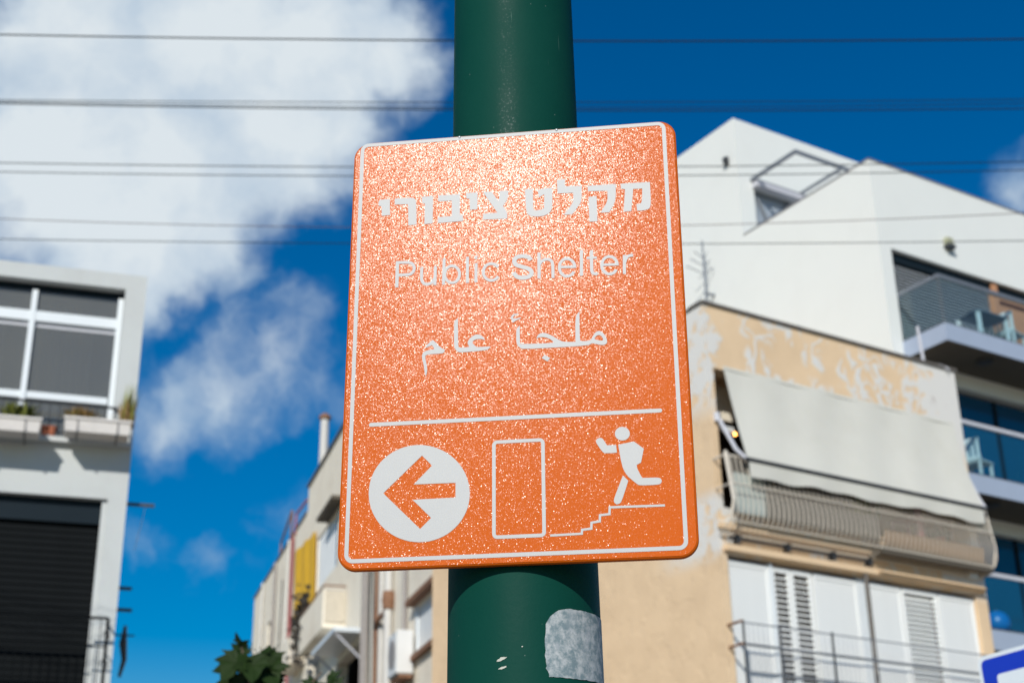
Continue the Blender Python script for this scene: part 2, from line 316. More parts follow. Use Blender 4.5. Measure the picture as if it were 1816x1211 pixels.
GLYPHS = {
 'heb_yod1': [[-175.1,194.5,-175.2,196.0,-175.1,197.0,-174.9,197.9,-174.5,198.7,-174.1,199.3,-173.6,199.8,-173.0,200.2,-172.4,200.4,-171.2,200.5,-169.5,200.6,-166.5,200.6,-160.2,200.5,-159.5,177.2,-170.2,176.6,-171.1,190.8,-174.7,191.6]],
 'heb_resh': [[-154.0,200.2,-152.9,200.5,-151.1,200.6,-146.9,200.6,-139.3,200.5,-135.2,200.4,-132.1,200.1,-130.1,199.8,-129.1,199.4,-128.2,198.8,-127.4,198.2,-126.8,197.4,-126.2,196.5,-125.8,193.7,-125.4,188.9,-125.0,180.1,-124.5,160.8,-135.3,160.2,-135.8,182.0,-136.1,187.7,-136.4,190.0,-137.0,191.0,-153.8,191.9]],
 'heb_vav': [[-118.4,200.5,-103.7,200.7,-103.6,160.9,-114.4,160.4,-114.2,190.3,-117.7,191.2]],
 'heb_bet': [[-97.1,201.1,-68.6,200.3,-68.6,170.5,-64.4,170.4,-64.5,161.2,-97.1,160.7,-97.2,169.3,-79.1,169.6,-79.3,191.8,-97.0,192.0]],
 'heb_yod2': [[-61.0,201.4,-45.7,201.4,-46.1,176.8,-55.8,176.5,-55.9,192.6,-60.2,193.5]],
 'heb_tsadi': [[-38.9,201.2,-27.6,200.9,-18.6,186.2,-17.1,201.0,-6.0,200.9,-6.3,194.1,-6.9,190.5,-7.8,187.8,-9.4,184.5,-13.0,179.0,-9.9,173.7,-8.5,170.8,-7.9,168.5,-7.5,165.6,-7.6,160.4,-38.9,161.2,-38.6,169.7,-20.3,169.8]],
 'heb_tet': [[15.4,200.8,25.5,200.8,25.6,184.6,25.7,177.2,25.9,173.3,26.4,170.8,27.5,169.4,31.9,169.5,34.1,169.7,35.6,170.0,37.1,170.6,39.4,172.0,39.9,191.9,32.9,187.4,31.6,197.8,34.8,199.2,37.0,199.8,39.4,200.1,43.0,200.3,50.4,200.5,50.4,184.6,50.2,177.1,49.8,172.6,49.2,169.4,48.4,167.6,47.3,165.9,46.0,164.4,44.4,163.2,42.5,162.2,40.5,161.4,38.3,160.8,36.0,160.4,33.5,160.2,31.1,160.2,28.7,160.5,26.3,160.9,24.0,161.5,21.9,162.2,20.2,163.2,18.9,164.3,17.8,165.7,17.0,168.7,16.3,173.6,15.9,182.2]],
 'heb_lamed': [[56.4,211.1,66.8,211.6,66.9,201.2,88.1,200.1,87.8,189.1,87.6,183.8,87.2,180.5,86.7,178.1,86.2,176.5,85.1,174.4,83.5,171.8,80.8,168.0,75.1,160.2,64.3,160.1,70.3,168.4,73.1,172.4,74.7,174.9,75.7,176.9,76.3,178.2,76.6,179.9,76.9,181.9,76.9,184.9,76.8,190.9,57.0,191.3]],
 'heb_qof1': [[95.3,199.5,131.3,199.5,131.0,188.8,130.7,183.4,130.3,179.6,129.7,176.4,129.0,173.7,128.0,171.0,126.8,168.4,125.1,165.1,121.6,159.4,110.4,159.9,115.0,167.0,117.2,170.6,118.4,173.0,119.2,175.0,119.7,176.6,120.0,178.6,120.2,180.8,120.2,184.1,120.2,190.5,95.6,191.6]],
 'heb_qof2': [[96.2,183.4,106.5,184.1,106.6,147.7,96.4,148.0]],
 'heb_mem': [[137.2,199.2,174.4,198.8,174.4,180.3,174.3,171.8,174.0,167.0,173.3,163.7,171.8,160.7,167.4,159.5,165.0,159.0,163.1,158.8,160.8,158.8,156.7,159.1,156.1,168.5,158.8,168.7,160.2,168.9,161.1,169.3,161.8,169.7,162.4,170.4,162.8,172.0,163.3,174.7,163.7,179.5,164.3,190.1,153.0,190.4,149.4,159.1,139.5,159.0,142.7,190.7,137.4,192.2]],
 'ar_mim': [[-109.7,-10.3,-109.7,-9.7,-109.6,-9.2,-109.3,-8.6,-108.9,-7.9,-108.2,-7.0,-107.1,-6.0,-105.2,-4.4,-101.2,-1.2,-99.9,-2.0,-98.9,-2.8,-97.7,-4.1,-96.2,-5.8,-94.4,-7.9,-92.6,-9.8,-91.0,-11.3,-89.0,-12.9,-85.7,-15.1,-86.0,-17.1,-86.3,-18.1,-86.8,-18.7,-87.4,-19.2,-88.1,-19.5,-89.6,-19.7,-91.9,-19.9,-94.9,-19.9,-98.7,-19.9,-101.8,-19.9,-104.3,-20.0,-106.2,-20.2,-107.4,-20.4,-108.4,-20.7,-109.1,-21.1,-109.6,-21.5,-109.8,-22.1,-109.9,-23.0,-109.7,-24.4,-109.3,-26.8,-108.3,-31.8,-107.6,-35.5,-107.3,-37.5,-107.1,-39.0,-107.1,-40.4,-107.2,-41.8,-107.3,-43.2,-107.6,-44.5,-108.0,-46.2,-108.9,-49.2,-109.5,-47.5,-109.8,-45.9,-110.3,-42.9,-111.0,-38.1,-111.4,-35.1,-112.0,-32.4,-112.5,-29.9,-113.1,-27.6,-113.6,-25.7,-113.9,-24.0,-114.0,-22.6,-114.0,-21.5,-113.9,-20.4,-113.6,-19.5,-113.2,-18.5,-112.7,-17.6,-112.0,-16.9,-111.2,-16.2,-110.2,-15.7,-109.1,-15.2,-107.8,-14.8,-106.2,-14.5,-104.0,-14.1,-99.5,-13.5,-99.2,-12.6,-99.3,-11.9,-99.6,-11.2,-100.3,-10.1,-101.9,-7.9,-109.4,-11.2]],
 'ar_ain': [[-69.7,26.6,-69.4,5.0,-69.2,-4.6,-68.9,-9.7,-68.5,-12.4,-68.1,-12.9,-67.1,-13.2,-65.4,-13.4,-62.4,-13.5,-55.9,-13.3,-55.7,-12.7,-55.7,-12.1,-55.9,-11.5,-56.3,-10.7,-56.9,-9.8,-57.3,-8.8,-57.4,-7.9,-57.4,-6.9,-57.1,-5.9,-56.6,-4.8,-55.8,-3.6,-54.8,-2.4,-53.6,-1.0,-52.4,0.1,-51.1,1.0,-49.8,1.8,-48.5,2.3,-47.3,2.6,-46.0,2.8,-44.9,2.8,-43.7,2.6,-42.6,2.3,-41.6,1.8,-40.6,1.2,-39.7,0.5,-38.8,-0.3,-38.1,-1.1,-37.4,-2.0,-36.9,-2.8,-36.5,-3.5,-36.2,-4.1,-36.2,-4.6,-36.4,-5.3,-38.7,-4.2,-40.1,-3.7,-41.2,-3.4,-42.5,-3.3,-43.8,-3.2,-45.1,-3.3,-46.4,-3.5,-47.7,-4.0,-49.1,-4.6,-50.1,-5.2,-50.8,-5.9,-51.3,-6.5,-51.5,-7.0,-51.3,-7.8,-50.9,-8.8,-50.1,-9.9,-48.9,-11.1,-47.9,-12.2,-47.1,-12.9,-46.4,-13.5,-45.8,-13.8,-44.4,-14.0,-42.1,-14.1,-37.9,-14.1,-28.9,-14.0,-30.4,-16.5,-31.8,-17.7,-33.7,-18.3,-37.1,-18.8,-44.2,-19.3,-56.0,-19.7,-61.5,-19.8,-64.7,-19.8,-66.9,-19.6,-68.0,-19.3,-69.1,-18.9,-70.1,-18.2,-71.0,-17.3,-71.8,-16.3,-72.6,-15.2,-73.1,-14.2,-73.6,-13.1,-73.9,-12.1,-74.1,-9.4,-74.4,-2.6,-74.5,9.3,-74.5,15.4,-74.3,19.7,-74.1,22.2,-73.7,22.9,-73.2,23.6,-72.6,24.3,-71.7,25.1]],
 'ar_word': [[7.2,11.7,7.3,-12.2,8.7,-12.9,11.6,-13.3,19.0,-13.7,37.4,-14.1,44.7,-14.1,47.6,-13.9,49.0,-13.5,46.3,-10.9,44.7,-9.6,43.4,-8.6,41.9,-7.8,40.3,-7.0,38.7,-6.5,37.3,-6.0,35.8,-5.8,34.4,-5.7,33.0,-5.7,31.7,-5.9,30.0,-6.2,27.1,-7.0,28.7,-3.9,29.8,-2.4,30.8,-1.5,32.1,-0.9,33.5,-0.5,34.9,-0.3,36.3,-0.3,37.7,-0.4,39.1,-0.8,40.6,-1.4,42.2,-2.1,43.8,-3.0,45.6,-4.1,47.4,-5.2,49.0,-6.3,50.7,-7.5,52.2,-8.7,53.8,-9.8,55.4,-10.8,57.0,-11.7,58.5,-12.6,60.6,-13.2,63.2,-13.7,67.2,-14.1,75.2,-14.5,75.4,4.6,75.8,13.5,76.6,18.6,77.9,22.2,80.9,25.7,80.6,4.2,80.6,-5.4,80.7,-10.4,81.0,-13.2,81.4,-13.6,82.3,-13.9,83.9,-14.1,86.0,-14.2,88.6,-14.2,90.8,-14.0,92.4,-13.7,93.4,-13.3,93.9,-12.8,94.5,-12.1,95.1,-11.0,95.8,-9.7,96.5,-8.2,97.3,-6.8,98.1,-5.6,98.9,-4.6,99.7,-3.8,100.5,-3.1,101.4,-2.6,102.4,-2.2,103.4,-2.0,104.4,-2.0,105.4,-2.2,106.4,-2.7,107.3,-3.3,108.3,-4.2,109.2,-5.3,110.2,-6.7,111.1,-8.3,111.9,-9.8,112.5,-11.2,113.0,-12.6,113.3,-13.9,113.5,-15.1,113.6,-16.2,113.5,-17.1,113.3,-18.0,113.0,-18.7,112.4,-19.4,111.6,-20.0,110.6,-20.4,109.4,-20.7,108.1,-20.8,106.7,-20.7,105.1,-20.4,103.5,-20.0,101.8,-19.5,100.0,-18.9,98.1,-18.3,96.6,-17.9,95.4,-17.7,94.6,-17.9,94.1,-18.3,93.4,-18.7,92.5,-19.0,91.5,-19.4,90.3,-19.8,87.7,-20.0,83.6,-20.2,76.4,-20.4,60.8,-20.5,24.9,-20.4,15.0,-20.1,11.2,-19.9,10.0,-19.6,8.8,-19.1,7.6,-18.4,6.5,-17.5,5.4,-16.3,4.5,-15.2,3.9,-14.0,3.4,-12.8,3.2,-11.6,3.0,-9.7,2.8,-7.1,2.8,-3.7,2.7,0.3,2.9,3.5,3.1,5.9,3.5,7.4,4.0,8.1,4.5,8.8,5.1,9.5,5.8,10.3], [98.3,-11.4,99.7,-9.6,100.5,-8.7,101.3,-8.2,102.1,-7.7,103.0,-7.5,103.8,-7.4,104.6,-7.5,105.4,-7.8,106.0,-8.3,106.7,-8.9,107.2,-9.6,107.8,-10.5,108.2,-11.5,108.5,-12.3,108.7,-13.0,108.7,-13.7,108.5,-14.7,106.2,-14.8,104.9,-14.7,103.7,-14.4,102.5,-14.1,101.1,-13.6,100.0,-13.1,99.2,-12.7,98.7,-12.2]],
 'ar_dot': [[37.2,-29.3,44.0,-33.8,40.6,-38.3,33.5,-33.2]],
 'ar_hamza': [[6.1,27.6,3.4,27.7,1.9,27.7,0.8,27.5,-0.3,27.2,-1.3,26.7,-2.1,26.1,-2.9,25.3,-3.4,24.5,-3.8,23.5,-4.0,22.6,-4.0,21.8,-3.7,21.1,-3.2,20.4,-2.8,19.6,-2.4,18.8,-2.1,17.6,-1.6,15.3,0.4,16.9,1.8,17.8,3.1,18.6,5.2,19.5,9.3,21.2,8.4,21.8,7.6,21.9,6.5,21.9,5.1,21.7,3.4,21.4,2.0,21.2,0.9,21.2,-0.1,21.5,-1.2,22.3,-0.3,24.0,0.4,24.8,1.2,25.3,2.3,25.7,3.5,25.9,4.4,26.2,5.1,26.5,5.7,26.9]],
 'run_head': [[136.5,-135.8,136.3,-137.4,135.8,-139.0,134.9,-140.4,133.7,-141.6,132.4,-142.6,130.8,-143.3,129.1,-143.7,127.4,-143.8,125.7,-143.5,124.1,-143.0,122.6,-142.1,121.3,-141.0,120.2,-139.6,119.5,-138.1,119.0,-136.5,118.9,-134.8,119.1,-133.2,119.7,-131.6,120.5,-130.2,121.7,-129.0,123.1,-128.0,124.6,-127.3,126.3,-126.9,128.0,-126.8,129.7,-127.1,131.4,-127.7,132.9,-128.5,134.2,-129.7,135.2,-131.0,136.0,-132.5,136.4,-134.1]],
 'run_arm': [[96.5,-144.2,96.5,-143.6,96.5,-143.0,96.7,-142.3,96.9,-141.6,97.2,-141.0,97.6,-140.4,98.1,-140.0,98.8,-139.7,99.4,-139.4,100.1,-139.2,100.8,-139.2,101.5,-139.1,102.2,-139.2,102.8,-139.4,103.4,-139.7,104.0,-140.1,104.7,-140.8,105.5,-142.0,106.7,-144.2,109.2,-148.7,119.9,-148.9,120.6,-158.5,112.7,-158.6,109.0,-158.5,106.9,-158.3,105.4,-157.9,104.6,-157.4,103.6,-156.3,102.4,-154.6,100.9,-152.4,99.3,-149.6,98.0,-147.4,97.1,-145.7,96.6,-144.7]],
 'run_body': [[122.4,-148.7,140.9,-145.6,152.1,-155.1,148.2,-172.0,143.0,-174.6,143.2,-177.1,143.6,-178.9,144.3,-180.9,145.7,-184.2,148.8,-190.8,159.3,-190.9,164.2,-191.0,166.9,-191.3,168.7,-191.7,169.5,-192.1,170.1,-192.7,170.6,-193.3,170.9,-193.9,171.1,-194.7,171.2,-195.4,171.1,-196.1,170.9,-196.8,170.5,-197.5,170.0,-198.1,169.5,-198.6,168.9,-199.0,168.2,-199.4,166.3,-199.6,163.4,-199.8,159.3,-199.8,154.0,-199.8,149.9,-199.7,146.8,-199.5,144.8,-199.2,143.9,-198.8,142.2,-197.5,139.8,-195.3,136.6,-192.3,132.6,-188.4,129.3,-183.3,126.8,-177.2,124.8,-167.7]],
 'run_leg': [[126.6,-186.6,132.6,-193.4,127.8,-207.1,125.5,-213.4,124.1,-216.8,123.1,-218.9,122.5,-219.5,121.8,-220.1,121.1,-220.5,120.0,-220.8,117.9,-221.2,116.4,-219.9,115.7,-219.0,115.3,-218.3,115.1,-217.4,114.9,-216.5,115.6,-214.0,117.0,-209.9,120.0,-202.6]],
 'arrow': [[-53.6,-200.2,-53.8,-206.0,-54.6,-211.7,-56.0,-217.2,-58.0,-222.6,-60.5,-227.7,-63.4,-232.5,-66.9,-236.9,-70.8,-241.0,-75.1,-244.7,-79.7,-247.9,-84.7,-250.6,-90.0,-252.8,-95.5,-254.5,-101.1,-255.7,-106.9,-256.2,-112.8,-256.3,-118.7,-255.7,-124.5,-254.7,-130.2,-253.0,-135.8,-250.9,-141.2,-248.2,-146.4,-245.0,-151.2,-241.4,-155.8,-237.3,-159.9,-232.9,-163.6,-228.1,-166.8,-222.9,-169.5,-217.6,-171.7,-212.0,-173.4,-206.2,-174.4,-200.4,-174.9,-194.5,-174.8,-188.6,-174.1,-182.8,-172.9,-177.1,-171.0,-171.6,-168.6,-166.3,-165.7,-161.3,-162.2,-156.7,-158.3,-152.5,-153.9,-148.7,-149.1,-145.3,-144.0,-142.5,-138.6,-140.2,-133.0,-138.5,-127.1,-137.3,-121.2,-136.7,-115.1,-136.7,-109.1,-137.3,-103.1,-138.5,-97.3,-140.3,-91.6,-142.6,-86.1,-145.5,-80.9,-148.8,-76.1,-152.6,-71.6,-156.8,-67.6,-161.4,-64.0,-166.4,-60.9,-171.6,-58.3,-177.1,-56.3,-182.7,-54.8,-188.5,-53.9,-194.3], [-111.5,-150.3,-99.2,-163.4,-121.0,-185.8,-70.7,-186.1,-70.5,-204.1,-121.7,-204.5,-99.3,-227.6,-112.0,-240.4,-157.3,-194.9]],
}
STROKES = {
 'P': [([-148.0,110.4,-148.0,73.7], 2.19, 0), ([-147.1,108.3,-140.4,108.1,-138.0,108.0,-136.6,107.8,-135.5,107.7,-134.5,107.6,-133.5,107.4,-132.7,107.2,-132.0,107.0,-131.3,106.8,-130.6,106.5,-130.0,106.1,-129.5,105.7,-128.9,105.2,-128.4,104.7,-128.0,104.1,-127.6,103.5,-127.2,102.9,-126.9,102.3,-126.7,101.7,-126.5,101.1,-126.3,100.5,-126.2,99.9,-126.2,99.3,-126.1,98.8,-126.2,98.2,-126.3,97.6,-126.4,97.0,-126.6,96.4,-126.8,95.7,-127.1,95.1,-127.4,94.5,-127.8,93.8,-128.2,93.2,-128.7,92.7,-129.2,92.2,-129.7,91.8,-130.3,91.5,-130.9,91.2,-131.6,91.0,-132.4,90.8,-133.2,90.7,-134.1,90.6,-135.2,90.6,-136.3,90.5,-137.8,90.5,-140.4,90.5,-147.4,90.8], 1.94, 0)],
 'u': [([-116.3,99.9,-116.6,92.6,-116.6,89.9,-116.7,88.3,-116.6,87.1,-116.6,85.9,-116.5,84.8,-116.4,83.8,-116.3,82.9,-116.2,82.0,-116.0,81.2,-115.7,80.4,-115.4,79.7,-115.1,79.1,-114.7,78.4,-114.3,77.9,-113.8,77.4,-113.3,76.9,-112.8,76.5,-112.2,76.2,-111.7,75.9,-111.1,75.7,-110.5,75.6,-109.9,75.5,-109.3,75.4,-108.7,75.4,-108.1,75.5,-107.4,75.6,-106.8,75.7,-106.2,75.9,-105.6,76.1,-105.0,76.4,-104.4,76.7,-103.8,77.1,-103.2,77.5,-102.8,77.9,-102.3,78.4,-101.9,79.0,-101.5,79.8,-100.9,80.9,-100.0,83.1], 1.93, 0), ([-99.1,100.1,-99.4,73.5], 1.92, 0)],
 'b': [([-88.1,110.1,-88.5,73.4], 1.92, 0), ([-68.2,86.3,-68.4,83.7,-69.1,81.3,-70.2,79.2,-71.6,77.4,-73.4,76.2,-75.4,75.4,-77.5,75.3,-79.6,75.7,-81.6,76.7,-83.4,78.3,-84.9,80.2,-86.1,82.5,-86.8,85.0,-87.1,87.6,-86.9,90.2,-86.2,92.7,-85.1,94.8,-83.6,96.6,-81.8,97.9,-79.8,98.6,-77.7,98.7,-75.6,98.3,-73.6,97.3,-71.8,95.7,-70.3,93.8,-69.1,91.5,-68.4,89.0,-68.2,86.3], 1.91, 0)],
 'l': [([-58.3,110.1,-58.3,73.7], 1.92, 0)],
 'i': [([-47.3,100.5,-47.5,73.9], 1.91, 0), ([-47.3,110.8,-47.4,106.0], 1.75, 0)],
 'c': [([-19.7,92.5,-20.9,94.3,-22.3,95.8,-23.9,97.0,-25.6,97.9,-27.5,98.3,-29.3,98.4,-31.1,98.1,-32.9,97.4,-34.4,96.3,-35.8,94.9,-36.8,93.2,-37.6,91.3,-38.1,89.2,-38.2,87.1,-38.0,84.9,-37.4,82.8,-36.5,80.9,-35.4,79.1,-34.0,77.6,-32.4,76.4,-30.6,75.6,-28.8,75.1,-26.9,75.1,-25.1,75.4,-23.4,76.1,-21.9,77.2,-20.5,78.6,-19.5,80.3], 1.90, 0)],
 'S': [([22.2,99.8,21.1,101.6,20.4,102.5,19.8,103.1,19.2,103.7,18.5,104.1,17.7,104.5,16.9,104.9,15.9,105.2,14.9,105.5,13.9,105.8,12.8,106.0,11.8,106.1,10.8,106.2,9.8,106.2,8.8,106.1,7.8,106.0,6.9,105.9,6.0,105.6,5.1,105.3,4.4,105.0,3.7,104.6,3.1,104.1,2.6,103.6,2.1,103.0,1.8,102.3,1.5,101.7,1.2,101.0,1.1,100.3,1.0,99.7,1.0,99.0,1.1,98.3,1.3,97.6,1.5,96.9,1.9,96.3,2.4,95.6,2.9,95.0,3.6,94.5,4.6,93.9,5.8,93.2,7.7,92.4,11.6,90.9,15.5,89.4,17.4,88.6,18.7,87.9,19.6,87.3,20.4,86.7,21.0,86.1,21.5,85.5,22.0,84.8,22.3,84.1,22.5,83.5,22.6,82.8,22.7,82.1,22.6,81.4,22.4,80.8,22.2,80.1,21.8,79.5,21.4,78.8,20.8,78.3,20.2,77.8,19.6,77.3,18.8,76.9,18.0,76.6,17.1,76.4,16.1,76.2,15.1,76.0,14.1,76.0,13.1,75.9,12.1,75.9,11.1,76.0,10.1,76.1,9.1,76.3,8.1,76.5,7.1,76.8,6.2,77.1,5.4,77.5,4.6,78.0,3.8,78.5,3.1,79.2,2.4,80.1,1.5,81.4,-0.1,84.1], 2.74, 0)],
 'h': [([32.1,109.5,31.9,73.5], 2.05, 0), ([32.3,92.4,33.5,94.6,34.1,95.7,34.7,96.4,35.3,97.0,35.8,97.5,36.5,97.9,37.1,98.3,37.9,98.7,38.7,99.0,39.5,99.3,40.2,99.4,41.0,99.5,41.8,99.6,42.5,99.5,43.3,99.4,44.0,99.2,44.7,98.9,45.4,98.6,46.0,98.3,46.6,97.8,47.0,97.4,47.5,96.9,47.9,96.3,48.2,95.7,48.4,95.1,48.6,94.2,48.8,93.1,49.0,91.7,49.1,90.2,49.2,88.1,49.3,84.1,49.2,73.0], 1.95, 0)],
 'e': [([76.6,86.8,76.3,89.2,75.6,91.5,74.5,93.7,73.1,95.5,71.5,96.9,69.7,97.9,67.7,98.5,65.8,98.5,63.8,98.0,62.1,97.1,60.5,95.7,59.1,93.9,58.1,91.8,57.5,89.5,57.3,87.0,57.4,84.6,58.0,82.2,58.9,80.0,60.2,78.0,61.7,76.4,63.5,75.3,65.3,74.5,67.3,74.3,69.2,74.6,71.1,75.3,72.8,76.5,74.2,78.2,75.3,80.1], 1.93, 0), ([57.8,87.4,78.4,86.7], 1.75, 0)],
 'l2': [([85.4,109.3,84.5,73.5], 2.04, 0)],
 't': [([98.0,108.0,97.5,92.4,97.5,87.0,97.5,84.2,97.5,82.2,97.6,80.5,97.7,79.2,97.9,78.3,98.1,77.7,98.3,77.2,98.6,76.7,99.0,76.3,99.5,76.0,100.1,75.7,100.9,75.4,102.2,75.2,104.7,74.8], 2.03, 0), ([91.6,97.6,104.4,97.4], 1.64, 0)],
 'e2': [([129.3,86.0,129.0,88.5,128.3,90.8,127.3,92.9,125.9,94.7,124.3,96.2,122.5,97.2,120.6,97.7,118.6,97.7,116.7,97.2,114.9,96.3,113.3,94.9,112.0,93.1,111.0,91.0,110.3,88.7,110.1,86.3,110.2,83.8,110.7,81.5,111.6,79.3,112.8,77.3,114.4,75.7,116.1,74.6,117.9,73.8,119.9,73.6,121.8,73.9,123.7,74.6,125.3,75.8,126.8,77.5,127.9,79.4], 1.92, 0), ([110.4,86.9,131.1,86.2], 1.73, 0)],
 'r': [([138.5,98.5,137.7,72.6], 2.02, 0), ([138.2,87.0,139.2,90.1,139.7,91.6,140.1,92.7,140.5,93.5,140.8,94.1,141.3,94.7,141.7,95.2,142.2,95.6,142.6,96.0,143.2,96.3,143.7,96.6,144.2,96.8,144.8,97.0,145.4,97.2,146.1,97.3,147.2,97.3,149.2,97.4], 1.92, 0)],
 'stairs': [([40.4,-254.8,77.0,-254.2,77.4,-249.6,88.1,-248.7,88.5,-241.6,98.1,-240.5,98.5,-233.2,109.5,-232.4,110.0,-224.3,173.5,-224.9], 1.34, 0)],
 'separator': [([-175.2,-107.9,173.2,-108.7], 2.47, 1)],
}

# ------------------------------------------------------------------ object helpers
def prop(o, label=None, cat=None, group=None, kind=None):
    if label: o['label'] = label
    if cat: o['category'] = cat
    if group: o['group'] = group
    if kind: o['kind'] = kind
    return o
def empty(name, loc=(0, 0, 0), rz=0.0, label=None, cat=None, group=None):
    e = bpy.data.objects.new(name, None); COL.objects.link(e); e.location = loc; e.rotation_euler = (0, 0, rz)
    e.empty_display_size = .2
    return prop(e, label, cat, group)
class MB:
    def __init__(s): s.v = []; s.f = []
    def add(s, vs, fs):
        k = len(s.v); s.v += [tuple(v) for v in vs]; s.f += [tuple(i + k for i in f) for f in fs]; return s
    def box(s, x0, x1, y0, y1, z0, z1):
        if x0 > x1: x0, x1 = x1, x0
        if y0 > y1: y0, y1 = y1, y0
        if z0 > z1: z0, z1 = z1, z0
        return s.add([(x0,y0,z0),(x1,y0,z0),(x1,y1,z0),(x0,y1,z0),(x0,y0,z1),(x1,y0,z1),(x1,y1,z1),(x0,y1,z1)],
                     [(0,3,2,1),(4,5,6,7),(0,1,5,4),(1,2,6,5),(2,3,7,6),(3,0,4,7)])
    def tube(s, pts, r, n=8, close=False):
        pts = [Vector(p) for p in pts]; rs = r if isinstance(r, (list, tuple)) else [r] * len(pts); k = len(s.v); up = None
        for i, p in enumerate(pts):
            d = (pts[min(i + 1, len(pts) - 1)] - pts[max(i - 1, 0)]).normalized()
            if up is None: up = Vector((0, 0, 1)) if abs(d.z) < .9 else Vector((0, 1, 0))
            a = d.cross(up).normalized(); b = a.cross(d).normalized(); up = b
            for j in range(n):
                t = 2 * math.pi * j / n; s.v.append(tuple(p + (a * math.cos(t) + b * math.sin(t)) * rs[i]))
        m_ = len(pts)
        for i in range(m_ - 1):
            for j in range(n):
                s.f.append((k + i*n + j, k + i*n + (j+1) % n, k + (i+1)*n + (j+1) % n, k + (i+1)*n + j))
        s.f.append(tuple(k + j for j in range(n))[::-1]); s.f.append(tuple(k + (m_-1)*n + j for j in range(n)))
        return s
    def lathe(s, prof, n=16, c=(0, 0)):
        k = len(s.v)
        for (r, z) in prof:
            for j in range(n):
                t = 2 * math.pi * j / n; s.v.append((c[0] + r * math.cos(t), c[1] + r * math.sin(t), z))
        for i in range(len(prof) - 1):
            for j in range(n): s.f.append((k + i*n + j, k + i*n + (j+1) % n, k + (i+1)*n + (j+1) % n, k + (i+1)*n + j))
        s.f.append(tuple(k + j for j in range(n))[::-1]); s.f.append(tuple(k + (len(prof)-1)*n + j for j in range(n)))
        return s
    def mesh(s, name, mat):
        me = bpy.data.meshes.new(name); me.from_pydata(s.v, [], s.f); me.update()
        if mat: me.materials.append(M[mat] if isinstance(mat, str) else mat)
        return me
    def build(s, name, mat, parent=None, bevel=0.0, smooth=False, **k):
        me = s.mesh(name, mat)
        if bevel:
            bm = bmesh.new(); bm.from_mesh(me); bmesh.ops.bevel(bm, geom=list(bm.edges), offset=bevel, segments=2, affect='EDGES', clamp_overlap=True); bm.to_mesh(me); bm.free()
        if smooth:
            for p in me.polygons: p.use_smooth = True
        return link(name, me, parent, **k)
def link(name, me, parent=None, loc=None, label=None, cat=None, group=None, kind=None):
    o = bpy.data.objects.new(name, me); COL.objects.link(o)
    if parent is not None: o.parent = parent
    if loc is not None: o.location = loc
    return prop(o, label, cat, group, kind)
def B(*a): return MB().box(*a)
def wall(x0, x1, z0, z1, y0, y1, holes):
    """a wall slab in the x-z plane with rectangular openings (x0,x1,z0,z1)"""
    xs = sorted({x0, x1, *[h[0] for h in holes], *[h[1] for h in holes]}); xs = [x for x in xs if x0 <= x <= x1]
    zs = sorted({z0, z1, *[h[2] for h in holes], *[h[3] for h in holes]}); zs = [z for z in zs if z0 <= z <= z1]
    mb = MB()
    for a, b in zip(xs, xs[1:]):
        run = None
        for c, d in zip(zs, zs[1:]):
            inside = any(h[0] < (a+b)/2 < h[1] and h[2] < (c+d)/2 < h[3] for h in holes)
            if inside:
                if run: mb.box(a, b, y0, y1, run[0], run[1]); run = None
            else: run = (run[0], d) if run else (c, d)
        if run: mb.box(a, b, y0, y1, run[0], run[1])
    return mb

# ------------------------------------------------------------------ the setting (below the frame, but the light bounces off it)
B(-400, 400, -400, 400, -.3, -.12).build('ground', 'earth', kind='structure')
B(-60, 60, -7.5, -.6, -.1, -.02).build('road', 'asphalt', kind='structure')
pv = B(-60, 60, -.45, 7.9, -.1, .10).build('pavement', 'paving', kind='structure')
B(-60, 60, -.6, -.452, -.1, .12).build('kerb', 'paving', pv)
sr = B(-8.5, -2.2, 8.0, 120, -.1, -.02).build('side_road', 'asphalt', kind='structure')
for i in range(9): B(-5.4, -5.26, 12 + i * 5, 14.4 + i * 5, -.016, -.012).build('lane_dash', 'white_line', sr)

# ------------------------------------------------------------------ green pole
PX, PY = .00915, 1.74598
def prad(z): return .08893 - .00849 * (z - 2.3)
pole = empty('lamp_post', (PX, PY, .10), 0, 'thick round dark green painted metal pole carrying the orange sign', 'pole')
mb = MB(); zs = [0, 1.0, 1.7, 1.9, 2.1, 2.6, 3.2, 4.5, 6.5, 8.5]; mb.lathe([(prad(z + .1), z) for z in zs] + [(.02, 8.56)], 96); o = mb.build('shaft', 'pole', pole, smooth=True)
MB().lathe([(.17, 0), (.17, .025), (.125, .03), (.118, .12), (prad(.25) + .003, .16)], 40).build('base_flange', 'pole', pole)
def on_pole(phi, z, lift): # phi degrees, 0 faces -Y, + to the right
    a = R(phi); r = prad(z) + lift; return (r * math.sin(a), -r * math.cos(a), z - .10)
rows = [(1.9069,16.9),(1.9100,16.6),(1.9130,16.4),(1.9160,15.0),(1.9189,15.6),(1.9225,14.4),(1.9262,14.7),(1.9309,14.2),(1.9360,14.6),(1.9420,14.3),(1.9491,14.5),(1.9560,14.6),(1.9614,14.9),(1.9663,15.5),(1.9710,16.9),(1.9752,18.6),(1.9780,20.4),(1.9806,22.6),(1.9830,25.6),(1.9849,29.5),(1.9862,34)]
mb = MB(); NC = 30
for i, (z, ph) in enumerate(rows):
    for j in range(NC + 1):
        t = j / NC; p = ph + (96 - ph) * t + (random.uniform(-.8, .5) if j == 0 else 0)
        sag = (.0040 * max(0, (p - 40) / 40)) * (.4 if i < 6 else .2)
        mb.v.append(on_pole(p, z + sag + (random.uniform(-.0005, .0005) if i in (0, len(rows)-1) else 0), .0007))
for i in range(len(rows) - 1):
    for j in range(NC):
        a = i * (NC + 1) + j; mb.f.append((a, a + 1, a + NC + 2, a + NC + 1))
